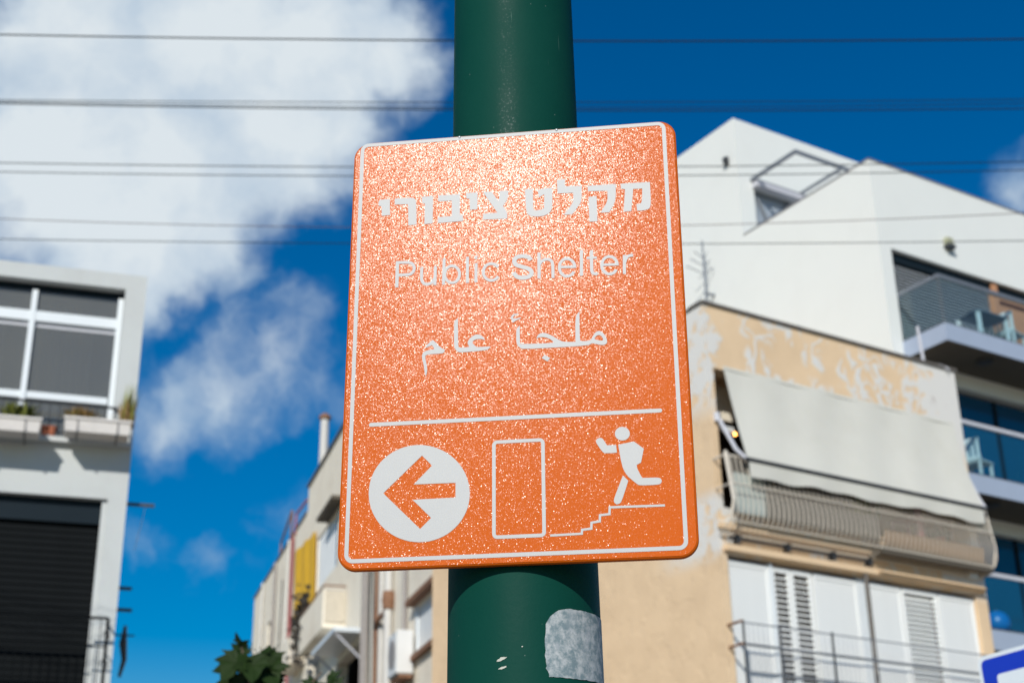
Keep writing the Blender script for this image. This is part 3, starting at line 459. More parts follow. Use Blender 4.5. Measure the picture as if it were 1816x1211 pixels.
mb.build('sticker_remnant', 'sticker', pole, smooth=True, label='torn grey paper sticker backing')
for (ph, z, w, h) in ((-16.6, 1.9277, 3.9, .0021), (-16.5, 1.9175, 3.0, .0017), (-1.9, 1.9404, .55, .0009)):
    mb = MB(); n = 14; mb.v.append(on_pole(ph, z, .0006))
    for j in range(n):
        a = 2 * math.pi * j / n; k = random.uniform(.6, 1.15); dp = w * math.cos(a) * k; mb.v.append(on_pole(ph + dp, z + h * math.sin(a) * k + dp * .00042, .0006))
    mb.f = [(0, 1 + j, 1 + (j + 1) % n) for j in range(n)]; mb.build('paint_chip', 'chip', pole)

# ------------------------------------------------------------------ the orange shelter sign
yaw, rho, SH, SW = -.126049, -.0092816, .5741, .42
rr = Vector((math.cos(yaw), math.sin(yaw), 0)); nn_ = Vector((math.sin(yaw), -math.cos(yaw), 0)); uu = Vector((0, 0, 1))
sx_ = rr * math.cos(rho) + uu * math.sin(rho); su_ = -rr * math.sin(rho) + uu * math.cos(rho)
sign = empty('shelter_sign', label='orange glittering public shelter sign with white arrow and running figure on green pole', cat='sign')
mm_ = Matrix((sx_, -nn_, su_)).transposed().to_4x4(); mm_.translation = Vector((.00260519, 1.64301655, 2.31945988)); sign.matrix_world = mm_
def rrect(x0, x1, z0, z1, r, n=8):
    pts = []
    for (cx, cz, a0) in ((x1 - r, z1 - r, 0), (x0 + r, z1 - r, 90), (x0 + r, z0 + r, 180), (x1 - r, z0 + r, 270)):
        for i in range(n + 1):
            a = R(a0 + 90 * i / n); pts.append((cx + r * math.cos(a), cz + r * math.sin(a)))
    return pts
def panel(x0, x1, z0, z1, r, T=.008, e=.0024, yf=0.0):
    mb = MB(); prof = [(e, yf)] + [(e * (1 - math.sin(R(a))), yf + e * (1 - math.cos(R(a)))) for a in (22.5, 45, 67.5, 90)] + [(0, yf + T - .0005), (.001, yf + T)]
    n = None
    for (ins, y) in prof:
        ring = rrect(x0 + ins, x1 - ins, z0 + ins, z1 - ins, r - ins, 10); n = len(ring); mb.v += [(a, y, b) for a, b in ring]
    for i in range(len(prof) - 1):
        for j in range(n): mb.f.append((i*n + j, i*n + (j+1) % n, (i+1)*n + (j+1) % n, (i+1)*n + j))
    mb.f.append(tuple(range(n))); mb.f.append(tuple(range((len(prof)-1)*n, len(prof)*n))[::-1])
    return mb
pn = panel(-SW/2, SW/2, -SH/2, SH/2, .0225).build('panel', 'glitter', sign)
for p in pn.data.polygons: p.use_smooth = len(p.vertices) < 10
for z in (-.17, .17):
    br = B(-.06, .06, .009, .012, z - .015, z + .015).build('bracket', 'galv', sign)
LIFT = .00035
def glyph(name, loops, lift=LIFT, label=None):
    cu = bpy.data.curves.new('t', 'CURVE'); cu.dimensions = '2D'; cu.fill_mode = 'BOTH'
    for lp in loops:
        n = len(lp) // 2; sp = cu.splines.new('POLY'); sp.points.add(n - 1); sp.use_cyclic_u = True
        for i in range(n): sp.points[i].co = (lp[2*i] / 1000, lp[2*i+1] / 1000, 0, 1)
    ob = bpy.data.objects.new('t', cu); COL.objects.link(ob)
    me = bpy.data.meshes.new_from_object(ob.evaluated_get(bpy.context.evaluated_depsgraph_get()))
    bpy.data.objects.remove(ob); bpy.data.curves.remove(cu)
    mb = MB(); mb.v = [(v.co.x, -lift, v.co.y) for v in me.vertices]; mb.f = [tuple(p.vertices) for p in me.polygons]
    bpy.data.meshes.remove(me)
    return mb.build(name, 'tape', sign, label=label)
def strokes(name, sts, label=None):
    mb = MB()
    for q, (fl, hw, cap) in enumerate(sts):
        P = [Vector((fl[2*i], fl[2*i+1])) for i in range(len(fl)//2)]; n = len(P); closed = (P[0] - P[-1]).length < .05; y = -LIFT - q * .00006
        if closed: P = P[:-1]; n -= 1
        k = len(mb.v); d = lambda a, b: (P[b % n] - P[a % n]).normalized()
        for i in range(n):
            if closed: a, b = d(i - 1, i), d(i, i + 1)
            else: a = d(max(i-1, 0), max(i, 1)); b = d(min(i, n-2), min(i+1, n-1))
            t = (a + b).normalized(); nm = Vector((-t.y, t.x)); sc = hw / max(.5, t.dot(a))
            for s_ in (1, -1):
                w = P[i] + nm * sc * s_; mb.v.append((w.x/1000, y, w.y/1000))
        m_ = n if closed else n - 1
        for i in range(m_):
            a, b = k + 2*i, k + 2*((i+1) % n); mb.f.append((a, a+1, b+1, b))
        if cap:
            for e_, s_ in ((0, -1), (n-1, 1)):
                t = d(0, 1) if e_ == 0 else d(n-2, n-1); nm = Vector((-t.y, t.x)); k2 = len(mb.v); c_ = P[e_]
                for j in range(9):
                    a = R(-90 + 180*j/8); w = c_ + (t * math.cos(a) * s_ + nm * math.sin(a)) * hw; mb.v.append((w.x/1000, y, w.y/1000))
                mb.f.append(tuple(range(k2, k2 + 9)))
    return mb.build(name, 'tape', sign, label=label)
for k, v in GLYPHS.items():
    nm = {'run_head': 'figure_head', 'run_arm': 'figure_arm', 'run_body': 'figure_body', 'run_leg': 'figure_leg', 'arrow': 'arrow_disc'}.get(k, 'letter')
    glyph(nm, v, label='white disc with orange arrow pointing left' if k == 'arrow' else None)
for k, v in STROKES.items():
    strokes({'stairs': 'stair_line', 'separator': 'separator_line'}.get(k, 'letter'), v)
def ringshape(name, x0, x1, z0, z1, w, r):
    a = rrect(x0, x1, z0, z1, r, 8); b = rrect(x0 + w, x1 - w, z0 + w, z1 - w, max(r - w, .001), 8); n = len(a); mb = MB()
    mb.v = [(p[0], -LIFT, p[1]) for p in a] + [(p[0], -LIFT, p[1]) for p in b]
    mb.f = [(j, (j+1) % n, n + (j+1) % n, n + j) for j in range(n)]
    return mb.build(name, 'tape', sign)
ringshape('border', -.2015, .1977, -.2782, .2855, .0049, .0105)
for rx, rz in [(-70.0, 284.9), (57.3, 285.0)]:
    MB().lathe([(.0017, 0), (.0014, .0006), (.0004, .0009)], 12).build('rivet', 'galv', sign).matrix_local = Matrix.Translation((rx / 1000, -LIFT - .0002, rz / 1000)) @ Matrix.Rotation(R(90), 4, 'X')
ringshape('door_outline', -.0271, .0357, -.2563, -.1358, .0043, .0062)

# ------------------------------------------------------------------ overhead wires: (three pixels read off the photo -> heights at a real distance)
def hgt(px, py, y):
    d = pixdir(px, py); return d.x * y / d.y, 1.6 + d.z * y / d.y
WIRES = [((0,62),(900,73),(1816,70), 9.0, .0056, 'wire', 'topmost overhead wire, single dark cable crossing above the sign'),
         ((0,178),(900,182),(1816,177), 11.5, .0042, 'wire', 'faint upper cable of the second overhead bundle from the top'),
         ((0,184),(900,196),(1816,193), 10.0, .0048, 'wire', 'thick dark lower cable of the second overhead bundle from the top'),
         ((0,181),(900,191),(1816,184), 12.0, .0042, 'wire', 'thin middle cable of the second overhead bundle from the top'),
         ((0,289),(900,297),(1816,287), 12.0, .0048, 'wire', 'upper wire of the pair passing behind the top of the sign'),
         ((0,305),(900,313),(1816,302), 12.5, .0048, 'wire', 'lower wire of the pair passing behind the top of the sign'),
         ((0,388),(900,404),(1816,378), 13.0, .0040, 'wire_red', 'slightly reddish wire level with the Hebrew lettering'),
         ((0,424),(900,433),(1816,427), 13.0, .0044, 'wire', 'lowest overhead wire, just above the left rooftop')]
for a, b, c, y, r, mt, lab in WIRES:
    P = [hgt(*q, y) for q in (a, b, c)]
    def quad(x):
        (x0, z0), (x1, z1), (x2, z2) = P
        return z0*(x-x1)*(x-x2)/((x0-x1)*(x0-x2)) + z1*(x-x0)*(x-x2)/((x1-x0)*(x1-x2)) + z2*(x-x0)*(x-x1)/((x2-x0)*(x2-x1))
    MB().tube([(x, y, quad(x)) for x in [-16 + i * 1.0 for i in range(33)]], r, 6).build('overhead_wire', mt, None, smooth=True, label=lab, cat='wire', group='overhead wires across the street')

# ================================================================== LEFT BUILDING (local x along the front, y into the house)
LB = empty('apartment_building', (-4.915, 17.835, 0), R(17.5), 'grey-white apartment building at left with big windows and flower boxes', 'building')
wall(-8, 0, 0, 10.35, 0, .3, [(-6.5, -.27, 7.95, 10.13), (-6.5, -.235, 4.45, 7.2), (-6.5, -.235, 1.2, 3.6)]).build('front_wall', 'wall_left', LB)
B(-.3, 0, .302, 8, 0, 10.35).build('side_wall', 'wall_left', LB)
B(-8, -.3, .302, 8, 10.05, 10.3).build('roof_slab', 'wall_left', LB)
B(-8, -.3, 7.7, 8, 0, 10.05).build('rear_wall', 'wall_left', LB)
for z in (7.6, 4.2, 0.9): B(-8, -.3, .31, 7.7, z - .2, z).build('floor_slab', 'wall_left', LB)
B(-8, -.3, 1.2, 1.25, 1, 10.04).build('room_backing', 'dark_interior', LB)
# upper window
yw = .16
wf = B(-6.5, -.275, yw, yw + .07, 10.05, 10.125).build('window_frame', 'blind_box', LB)
MB().box(-6.5, -.275, yw - .02, yw + .07, 9.60, 9.74).build('transom', 'alu', wf)
MB().box(-6.5, -.34, yw + .03, yw + .07, 9.53, 9.599).build('sash_rail', 'pale_metal', wf)  # darker metal stands in for the shade on this strip
MB().box(-6.5, -.36, yw - .01, yw + .06, 8.52, 8.61).build('lower_rail', 'alu', wf)
for x, w in ((-.345, .07), (-1.45, .07), (-2.58, .07), (-3.7, .07)): B(x, x + w, yw - .03, yw + .068, 7.97, 10.04).build('mullion', 'alu', wf)
for x0, x1 in ((-1.38, -.345), (-2.51, -1.45), (-3.63, -2.58), (-6.4, -3.7)):
    for z0, z1 in ((9.74, 10.04), (8.61, 9.53), (7.97, 8.52)): B(x0, x1, yw + .02, yw + .03, z0, z1).build('pane', 'pane_left', wf)
def sheet0(name, mat, parent, x0, x1, z0, z1, y, ph):
    mb = MB(); n = 40
    for i in range(n + 1):
        x = x0 + (x1 - x0) * i / n
        for z in (z0, (z0 + z1) / 2, z1): mb.v.append((x, y + .035 * math.sin(i * 1.1 + ph) + .02 * math.sin(i * .37), z))
    for i in range(n):
        for j in (0, 1): a = i * 3 + j; mb.f.append((a, a + 3, a + 4, a + 1))
    return mb.build(name, mat, parent, smooth=True)
sheet0('added_curtain', 'added_curtain', LB, -1.30, -.62, 7.98, 10.0, .50, 0); sheet0('added_curtain', 'added_curtain', LB, -3.4, -1.75, 7.98, 10.0, .52, 2)  # added behind the glass to vary the panes' tone as reflections would
rl = MB().tube([(-6.5, -.04, 8.41), (-.22, -.04, 8.41)], .018, 6).tube([(-6.5, -.04, 8.02), (-.22, -.04, 8.02)], .012, 6).build('railing', 'dark_metal', LB)
bar = MB().tube([(0, 0, 7.96), (0, 0, 8.4)], .007, 5).mesh('bar', 'dark_metal')
for i in range(34): link('bar', bar, rl, (-.25 - i * .115, -.04, 0))
B(-6.5, -.02, -.10, -.003, 7.88, 7.945).build('window_sill', 'wall_left', LB)
# roller blind of the storey below
B(-6.5, -.24, .12, .28, 6.9, 7.195).build('blind_box', 'blind_box', LB)
bl = B(-6.5, -.24, .2, .24, 4.45, 6.9).build('roller_blind', 'blind_dark', LB)
slat = B(-6.5, -.25, .186, .199, 0, .072).mesh('slat', 'blind_dark')
for i in range(28): link('slat', slat, bl, (0, 0, 4.47 + i * .086))
B(-.30, -.236, .05, .119, 4.45, 7.19).build('blind_guide', 'wall_left', LB)
rl = MB().tube([(-6.5, -.32, 5.62), (-.10, -.32, 5.62), (-.10, -.02, 5.62)], .018, 6).tube([(-6.5, -.32, 4.72), (-.10, -.32, 4.72), (-.10, -.02, 4.72)], .015, 6).tube([(-.10, -.32, 4.55), (-.10, -.32, 5.62)], .02, 6).tube([(-6.5, -.32, 5.28), (-.10, -.32, 5.28), (-.10, -.02, 5.28)], .01, 6).build('balcony_railing', 'blind_dark', LB)
bar = MB().tube([(0, 0, 4.72), (0, 0, 5.62)], .006, 5).mesh('bar', 'blind_dark')
for i in range(36): link('bar', bar, rl, (-.18 - i * .105, -.32, 0))
for z, s in ((5.05, .10), (5.4, .09)):  # iron scrolls at the corner of the railing
    MB().tube([(-.10 - s*.5*math.cos(t*.5)*(1 - t/16), -.32, z + s*math.sin(t*.5)*(1 - t/16)) for t in range(15)], .008, 5).build('scroll', 'dark_metal', rl)
B(-6.5, -.08, -.36, -.003, 4.35, 4.54).build('balcony_slab', 'blind_dark', LB)
# washing-line arms on the side wall
for z, ln, y in ((7.25, .36, .3), (6.15, .17, .3), (5.9, .2, .4)):
    a_ = MB().box(.003, ln, y, y + .03, z - .02, z + .02).build('washing_line_arm', 'dark_metal', LB)
for y in (.9, 1.2): MB().tube([(.25, y - .6, 7.23), (.25, y + 1.2, 7.2)], .003, 4).build('washing_line', 'pale_metal', LB)
MB().tube([(.14, .5, 5.72), (.13, .5, 5.5), (.16, .5, 5.3), (.12, .5, 5.08)], [.02, .05, .035, .02], 7).tube([(.003, .5, 5.60), (.26, .5, 5.60)], .012, 5).build('cable_bracket', 'dark_metal', LB)

def tuft(mb, c, n, h, spread, w, lean=.5):
    for i in range(n):
        a = random.uniform(0, 6.283); t = random.uniform(.2, 1) * spread; hh = h * random.uniform(.5, 1.1)
        bx, by = c[0] + random.uniform(-.4, .4) * spread, c[1] + random.uniform(-.3, .3) * spread * .5
        d = Vector((math.cos(a), math.sin(a) * .6, 0)); s = Vector((-d.y, d.x, 0)) * w
        p = [Vector((bx, by, c[2])), Vector((bx, by, c[2] + hh * .6)) + d * t * lean * .5, Vector((bx, by, c[2] + hh)) + d * t * lean * 1.3]
        mb.add([p[0] - s*.5, p[0] + s*.5, p[1] + s, p[1] - s, p[2]], [(0,1,2,3),(3,2,4)])
    return mb
def lb(x, y, z): return LB.matrix_basis @ Vector((x, y, z))
def planter(x0, x1, z0, z1, label, mat):
    p = empty('window_box', lb((x0+x1)/2, -.34, z0), R(17.5), label, 'planter', 'flower boxes on the left building')
    h, L_, d = z1 - z0, x1 - x0, .16
    mb = MB(); e = .02; w_ = L_ / 2
    mb.add([(-w_+e,-d+e,0),(w_-e,-d+e,0),(w_-e,d-e,0),(-w_+e,d-e,0),(-w_,-d,h),(w_,-d,h),(w_,d,h),(-w_,d,h),(-w_+.015,-d+.015,h),(w_-.015,-d+.015,h),(w_-.015,d-.015,h),(-w_+.015,d-.015,h),(-w_+.015,-d+.015,h-.03),(w_-.015,-d+.015,h-.03),(w_-.015,d-.015,h-.03),(-w_+.015,d-.015,h-.03)],
           [(3,2,1,0),(0,1,5,4),(1,2,6,5),(2,3,7,6),(3,0,4,7),(4,5,9,8),(5,6,10,9),(6,7,11,10),(7,4,8,11),(8,9,13,12),(9,10,14,13),(10,11,15,14),(11,8,12,15),(12,13,14,15)])
    mb.build('box', mat, p)
    MB().box(-w_ - .01, w_ + .01, -d - .012, -d - .002, h - .035, h - .005).build('rim', mat, p)
    for s in (-.6, .6): MB().tube([(s*w_, .32, h + .02), (s*w_, -d - .01, h + .01), (s*w_, -d - .005, -.012), (s*w_, .32, -.012)], .008, 5).build('hanger', 'dark_metal', p)
    return p
pb1 = planter(-.86, -.05, 7.90, 8.09, 'white flower box under the right end of the left window', 'planter')
pb2 = planter(-2.05, -1.13, 7.84, 8.03, 'greyish flower box with green plants at the left edge', 'planter')
def plant(name, x, z, spec, label, group='plants in the flower boxes', y=-.30):
    e = empty(name, lb(x, y, z), R(17.5), label, 'plant', group)
    for nm, mt, n, h, sp, w in spec: tuft(MB(), (0, 0, 0), n, h, sp, w).build(nm, mt, e)
    return e
plant('grassy_plant', -.10, 8.06, (('blades', 'leaf_dry', 90, .42, .22, .011), ('yellow_blades', 'leaf_yellow', 80, .60, .17, .011)), 'tall yellowish grass plant at the right end of the white flower box')
plant('dry_plant', -.68, 8.06, (('leaves', 'leaf_dry', 260, .22, .30, .017), ('green_leaves', 'leaf_yellow', 130, .18, .30, .016)), 'low reddish plant in the left half of the white flower box')
plant('green_plant', -1.42, 8.0, (('leaves', 'leaf_yellow', 240, .27, .34, .018), ('green_leaves', 'leaf', 160, .24, .34, .018)), 'bushy yellow-green plant in the greyish flower box')
plant('small_plant', -1.85, 8.0, (('leaves', 'leaf_dry', 140, .17, .3, .016),), 'small brownish plant at the left edge of the greyish flower box')
for x, lab in ((-1.0, 'terracotta pot between the two flower boxes, right one'), (-1.09, 'terracotta pot between the two flower boxes, left one')):
    MB().lathe([(.035, 0), (.05, .11), (.056, .11), (.056, .135), (.046, .135), (.044, .10)], 14).build('flower_pot', 'terracotta', None, loc=lb(x, -.052, 7.945), label=lab, cat='pot', group='terracotta pots on the sill')

# ================================================================== BEIGE BUILDING
BB = empty('corner_building', (2.904, 20.293, 0), R(32.5), 'tan plastered corner building with large off-white awning and white shutters', 'building')
wall(0, 5.5, 0, 10.95, 0, .28, [(.13, 5.28, 7.75, 9.92), (.13, 5.25, 4.4, 7.06), (.6, 5.0, .9, 3.4)]).build('front_wall', 'patched', BB)
B(0, .26, .282, 8.35, 0, 10.93).build('side_wall', 'patched', BB)
B(5.24, 5.5, .282, 8.35, 0, 10.93).build('far_side_wall', 'wall_side', BB)
B(.26, 5.24, 8.1, 8.35, 0, 10.93).build('rear_wall', 'wall_side', BB)
B(.26, 5.24, .282, 8.1, 10.5, 10.7).build('roof_slab', 'wall_side', BB)
B(.26, 5.24, .282, 8.1, 7.3, 7.7).build('floor_slab', 'wall_side', BB)
B(.26, 5.24, .282, 8.1, 4.1, 4.38).build('floor_slab', 'wall_side', BB)
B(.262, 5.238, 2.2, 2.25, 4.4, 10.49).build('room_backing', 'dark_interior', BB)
B(-.03, 5.54, -.035, .3, 10.952, 11.0).build('coping', 'coping', BB)
B(-.03, .29, .301, 8.38, 10.952, 10.98).build('side_coping', 'coping', BB)
# awning: sheet, front bar, valance, arms
def sheet(name, mat, parent, fn, nu, nv, th=.0, **k):
    mb = MB()
    for i in range(nu + 1):
        for j in range(nv + 1): mb.v.append(tuple(fn(i / nu, j / nv)))
    for i in range(nu):
        for j in range(nv):
            a = i * (nv + 1) + j; mb.f.append((a, a + nv + 1, a + nv + 2, a + 1))
    if th:
        n = len(mb.v); nf = list(mb.f); mb.v += [(x, y + th, z - th * .3) for x, y, z in mb.v]; mb.f += [tuple(i + n for i in f[::-1]) for f in nf]
    return mb.build(name, mat, parent, smooth=True, **k)
AZ = 9.98
aw = sheet('awning', 'canvas', BB, lambda u, v: (.30 + u * 4.96 + .10 * math.sin(math.pi * v) * (u - .5) * -.7, -.025 - .375 * v + .045 * math.sin(math.pi * v) + .008 * math.sin(u * 29 + v * 3), AZ - (AZ - 8.40) * v - .015 * math.sin(u * 23) * v), 60, 16, .004)
MB().tube([(.26, -.40, 8.39), (5.29, -.40, 8.39)], .034, 10).build('front_bar', 'dark_metal', aw)
sheet('valance', 'canvas', aw, lambda u, v: (.32 + u * 4.92, -.405 - .012 * math.sin(u * 31) * v, 8.36 - v * (.22 + .018 * math.sin(u * 15) + .012 * math.sin(u * 41 + 1))), 80, 4, .003)
MB().tube([(.30, -.022, 9.93), (5.26, -.022, 9.93)], .018, 10).build('roller_tube', 'canvas', aw)
for x in (.12, 5.38): MB().tube([(x, -.03, 9.12), (x + (.08 if x < 1 else -.04), -.28, 8.56), (x + (.15 if x < 1 else -.08), -.40, 8.40)], [.032, .03, .026], 8).build('arm', 'pale_metal', aw)
MB().lathe([(.05, 9.05), (.05, 9.18)], 10, (.10, -.03)).build('arm_bracket', 'pale_metal', aw)
# bulging iron basket along the balcony
bk = MB().tube([(-.02, -.27, 8.45), (5.42, -.27, 8.45)], .018, 6).tube([(-.02, -.36, 8.0), (5.42, -.36, 8.0)], .012, 6).tube([(-.02, -.30, 7.46), (5.42, -.30, 7.46)], .012, 6).tube([(-.02, -.05, 7.34), (5.42, -.05, 7.34)], .016, 6).build('balcony_basket', 'basket', BB)
prof = [(0, -.27, 8.45), (0, -.345, 8.0), (0, -.385, 7.75), (0, -.375, 7.6), (0, -.33, 7.5), (0, -.26, 7.43), (0, -.15, 7.37), (0, -.03, 7.34)]
bar = MB().tube(prof, .0092, 5).mesh('bar', 'basket')
for i in range(58): link('bar', bar, bk, (-.02 + i * .0955, 0, 0))
MB().tube([(0, 0, 8.45), (0, -.27, 8.45)], .016, 6).tube([(0, 0, 8.0), (0, -.37, 8.0)], .012, 6).tube([(-.005, -.28, 8.5), (-.005, -.385, 7.75), (-.005, -.30, 7.46)], .026, 6).build('corner_bar', 'basket', bk)
MB().tube([(5.42, -.28, 8.45), (5.42, -.385, 7.75), (5.42, -.30, 7.48), (5.42, -.03, 7.36)], .014, 7).build('corner_bar', 'basket', bk)
B(.14, .72, -.24, -.225, 7.62, 8.22).build('wind_screen', 'cloth_green', bk, label='pale grey-green screen tied inside the bars')
B(.725, 3.0, -.24, -.225, 7.60, 7.98).build('wind_screen', 'cloth_brown', bk)
B(3.1, 5.3, -.235, -.22, 7.52, 7.78).build('reed_screen', 'bamboo', bk)
B(2.95, 5.35, -.29, -.242, 7.385, 7.51).build('floor_tray', 'brown_slab', bk)
# slab underside, pipe, beam over the shutters
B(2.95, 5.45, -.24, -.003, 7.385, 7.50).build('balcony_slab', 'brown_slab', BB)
B(-.02, 2.94, -.07, -.003, 7.42, 7.50).build('floor_edge', 'wall_side', BB)
MB().tube([(.1, -.10, 7.28), (2.9, -.10, 7.28)], .02, 6).build('conduit', 'dark_metal', BB)
for x in (.25, 1.2, 2.1, 2.85): B(x, x + .05, -.12, -.003, 7.22, 7.33).build('conduit_clip', 'dark_metal', BB)
B(.05, 5.40, -.09, -.003, 7.09, 7.19).build('beam', 'wall_side', BB, .01)
B(3.0, 5.38, -.14, -.09, 7.12, 7.17).build('rolled_blind', 'wall_side', BB, .02)
B(5.06, 5.24, -.11, -.003, 7.30, 7.40).build('junction_box', 'alu', BB)
# shutters in the lower opening
def shutter(x0, x1, kind):
    sh = MB().box(x0, x0 + .045, .05, .10, 4.42, 7.0).box(x1 - .045, x1, .05, .10, 4.42, 7.0).box(x0 + .045, x1 - .045, .05, .10, 6.93, 7.0).box(x0 + .045, x1 - .045, .05, .10, 4.42, 4.5).build('shutter', 'slat_white', BB)
    if kind == 'closed':
        me = B(x0 + .045, x1 - .045, .062, .075, 0, .052).mesh('slat', 'slat_white'); st, n = .058, 42
        B(x0 + .045, x1 - .045, .0755, .085, 4.5, 6.93).build('backing', 'slat_white', sh)
    else:
        mb = MB(); a = .035 if kind == 'open' else .048
        mb.add([(x0+.045,.05,0),(x1-.045,.05,0),(x1-.045,.10,a),(x0+.045,.10,a),(x0+.045,.056,-.006),(x1-.045,.056,-.006),(x1-.045,.106,a-.006),(x0+.045,.106,a-.006)], [(0,1,2,3),(7,6,5,4),(0,4,5,1),(1,5,6,2),(2,6,7,3),(3,7,4,0)])
        me = mb.mesh('slat', 'slat_white'); st, n = .083 if kind == 'open' else .075, 29 if kind == 'open' else 32
        B(x0 + .045, x1 - .045, .16, .17, 4.5, 6.93).build('backing', 'slat_white' if kind != 'open' else 'cloth_brown', sh)
    for i in range(n): link('slat', me, sh, (0, 0, 4.51 + i * st))
for x0, x1, kd in ((.14, .93, 'closed'), (.99, 1.34, 'open'), (1.36, 1.76, 'open'), (1.80, 2.68, 'closed'), (2.86, 3.60, 'closed'), (3.63, 4.40, 'half'), (4.43, 5.23, 'closed')): shutter(x0, x1, kd)
B(.94, .985, .03, .11, 4.42, 7.04).build('mullion', 'alu', BB)
MB().tube([(2.78, -.06, 4.0), (2.78, -.06, 7.08)], .035, 8).build('drainpipe', 'coping', BB)
B(2.69, 2.85, .05, .10, 4.42, 7.04).build('mullion', 'alu', BB)
rl = MB().tube([(.06, -.30, 6.02), (5.3, -.30, 6.02)], .011, 6).tube([(.06, -.30, 5.72), (5.3, -.30, 5.72)], .019, 6).tube([(.06, -.30, 5.35), (5.3, -.30, 5.35)], .011, 6).tube([(.06, -.30, 4.6), (5.3, -.30, 4.6)], .016, 6).build('balcony_railing', 'grey_metal', BB)
bar = MB().tube([(0, 0, 4.6), (0, 0, 6.02)], .005, 4).mesh('bar', 'grey_metal')
for i in range(60): link('bar', bar, rl, (.06 + i * .0885, -.30, 0))
for x in (.06, .72, 1.72): MB().tube([(x, -.30, 4.6), (x, -.30, 6.05)], .018, 6).build('post', 'dark_metal', rl)
for z in (6.03, 5.72): MB().tube([(.02, -.32, z), (.04, -.003, z)], .02, 6).build('wall_anchor', 'rust', rl)
B(-.02, 5.45, -.40, -.003, 4.15, 4.4).build('lower_balcony_slab', 'wall_side', BB)
# clutter on the upper balcony
def bbp(x, y, z): return BB.matrix_basis @ Vector((x, y, z))
e = empty('balcony_plant', bbp(3.1, .12, 7.75), R(32.5), 'green leafy plant behind the bars under the awning edge', 'plant', 'plants on the tan balcony')
tuft(MB(), (0, 0, .2), 70, .45, .5, .03).build('leaves', 'leaf_yellow', e); MB().lathe([(.09, 0), (.13, .24)], 12).build('pot', 'terracotta', e)
e = empty('balcony_plant', bbp(4.7, .12, 7.75), R(32.5), 'small dark green plant at the right end of the awning', 'plant', 'plants on the tan balcony')
tuft(MB(), (0, 0, .15), 60, .25, .5, .03).build('leaves', 'leaf', e); MB().lathe([(.08, 0), (.11, .2)], 12).build('pot', 'terracotta', e)
e = empty('garden_chair', bbp(4.05, .15, 7.75), R(32.5), 'dusty pink seat back behind the bars near the awning\'s right end', 'chair')
B(-.2, .2, -.2, .2, .38, .42).build('seat', 'pink_pot', e, .01); B(-.05, .07, -.25, -.21, .10, .55).build('backrest', 'pink_pot', e, .01)
for x in (-.18, .15):
    for y in (-.18, .15): B(x, x + .03, y, y + .03, 0, .38).build('leg', 'pink_pot', e)
lm, lt, lp = mat_new('warm_bulb'); lp.inputs['Emission Color'].default_value = (1, .42, .08, 1); lp.inputs['Emission Strength'].default_value = 9; M['bulb'] = lm
e = empty('hanging_bulb', bbp(0.9, .5, 9.16), 0, 'small warm glowing light bulb in the dark opening beside the awning', 'lamp')
MB().lathe([(.008, -.028), (.022, -.012), (.022, .005), (.010, .025)], 12).build('bulb', 'bulb', e); MB().tube([(0, 0, .026), (0, 0, 1.33)], .006, 5).build('cord', 'dark_metal', e)
e = empty('roof_mast', bbp(4.93, .13, 11.0), 0, 'thin pale mast standing on the tan building\'s roof corner', 'mast')
MB().tube([(0, 0, 0), (-.03, 0, .72)], .028, 6).build('pole', 'pale_metal', e); MB().tube([(0, 0, .05), (.3, .05, .02), (.42, .02, -.08)], .014, 6).build('cable', 'pale_metal', e)
B(.134, .9, .5, .53, 9.35, 9.9).build('door_head', 'wall_cream', BB)
B(.134, .9, .5, .54, 9.18, 9.26).build('door_rail', 'alu', BB)

# ================================================================== WHITE BUILDING BEHIND
WB = empty('modern_building', (7.318, 25.989, 0), R(32.5), 'modern white stepped building behind the tan one, with glass balconies', 'building')
wall(0, 11, 0, 16.74, 0, .3, [(.32, 7.2, 12.76, 14.8), (.32, 7.2, 9.8, 12.1), (.32, 7.2, 6.95, 9.2), (.32, 7.2, 4, 6.3), (.32, 7.2, 1, 3.3)]).build('front_wall', 'wall_white', WB)
B(0, .3, .302, 8.2, 0, 16.74).build('side_wall', 'wall_white', WB)
B(10.7, 11, .302, 8.2, 0, 16.74).build('far_side_wall', 'wall_white', WB)
B(.3, 10.7, 7.9, 8.2, 0, 16.74).build('rear_wall', 'wall_white', WB)
B(.3, 10.7, .302, 7.9, 15.6, 15.9).build('roof_slab', 'wall_white', WB)
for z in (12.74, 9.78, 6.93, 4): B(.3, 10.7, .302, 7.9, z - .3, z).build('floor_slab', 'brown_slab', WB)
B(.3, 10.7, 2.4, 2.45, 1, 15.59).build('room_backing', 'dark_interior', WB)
B(-.012, 11.01, -.012, .31, 16.742, 16.775).build('coping', 'thin_coping', WB)
B(-.012, .31, .311, 3.88, 16.742, 16.775).build('side_coping', 'thin_coping', WB)
# set-back attic storey with a terrace door and a steel canopy frame
wall(.002, 9, 16.742, 19.82, 3.9, 4.2, [(.45, 2.6, 15.95, 18.1)]).build('attic_front_wall', 'wall_white', WB)
B(.002, .3, 4.202, 8.2, 16.742, 19.82).build('attic_side_wall', 'wall_white', WB)
B(.3, 9, 4.202, 8.2, 19.55, 19.80).build('attic_roof', 'wall_white', WB)
B(8.7, 9, 4.202, 8.2, 16.742, 19.55).build('attic_far_wall', 'wall_white', WB)
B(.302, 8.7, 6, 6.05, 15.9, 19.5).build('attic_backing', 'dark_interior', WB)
dr = B(.45, 2.6, 4.02, 4.10, 15.9, 18.09).build('terrace_door', 'pane_reflection_tone', WB)
MB().box(.45, .55, 3.98, 4.019, 15.9, 18.09).box(1.45, 1.55, 3.98, 4.019, 15.9, 18.09).box(.55, 2.6, 3.98, 4.019, 18.0, 18.09).build('door_frame', 'grey_metal', dr)
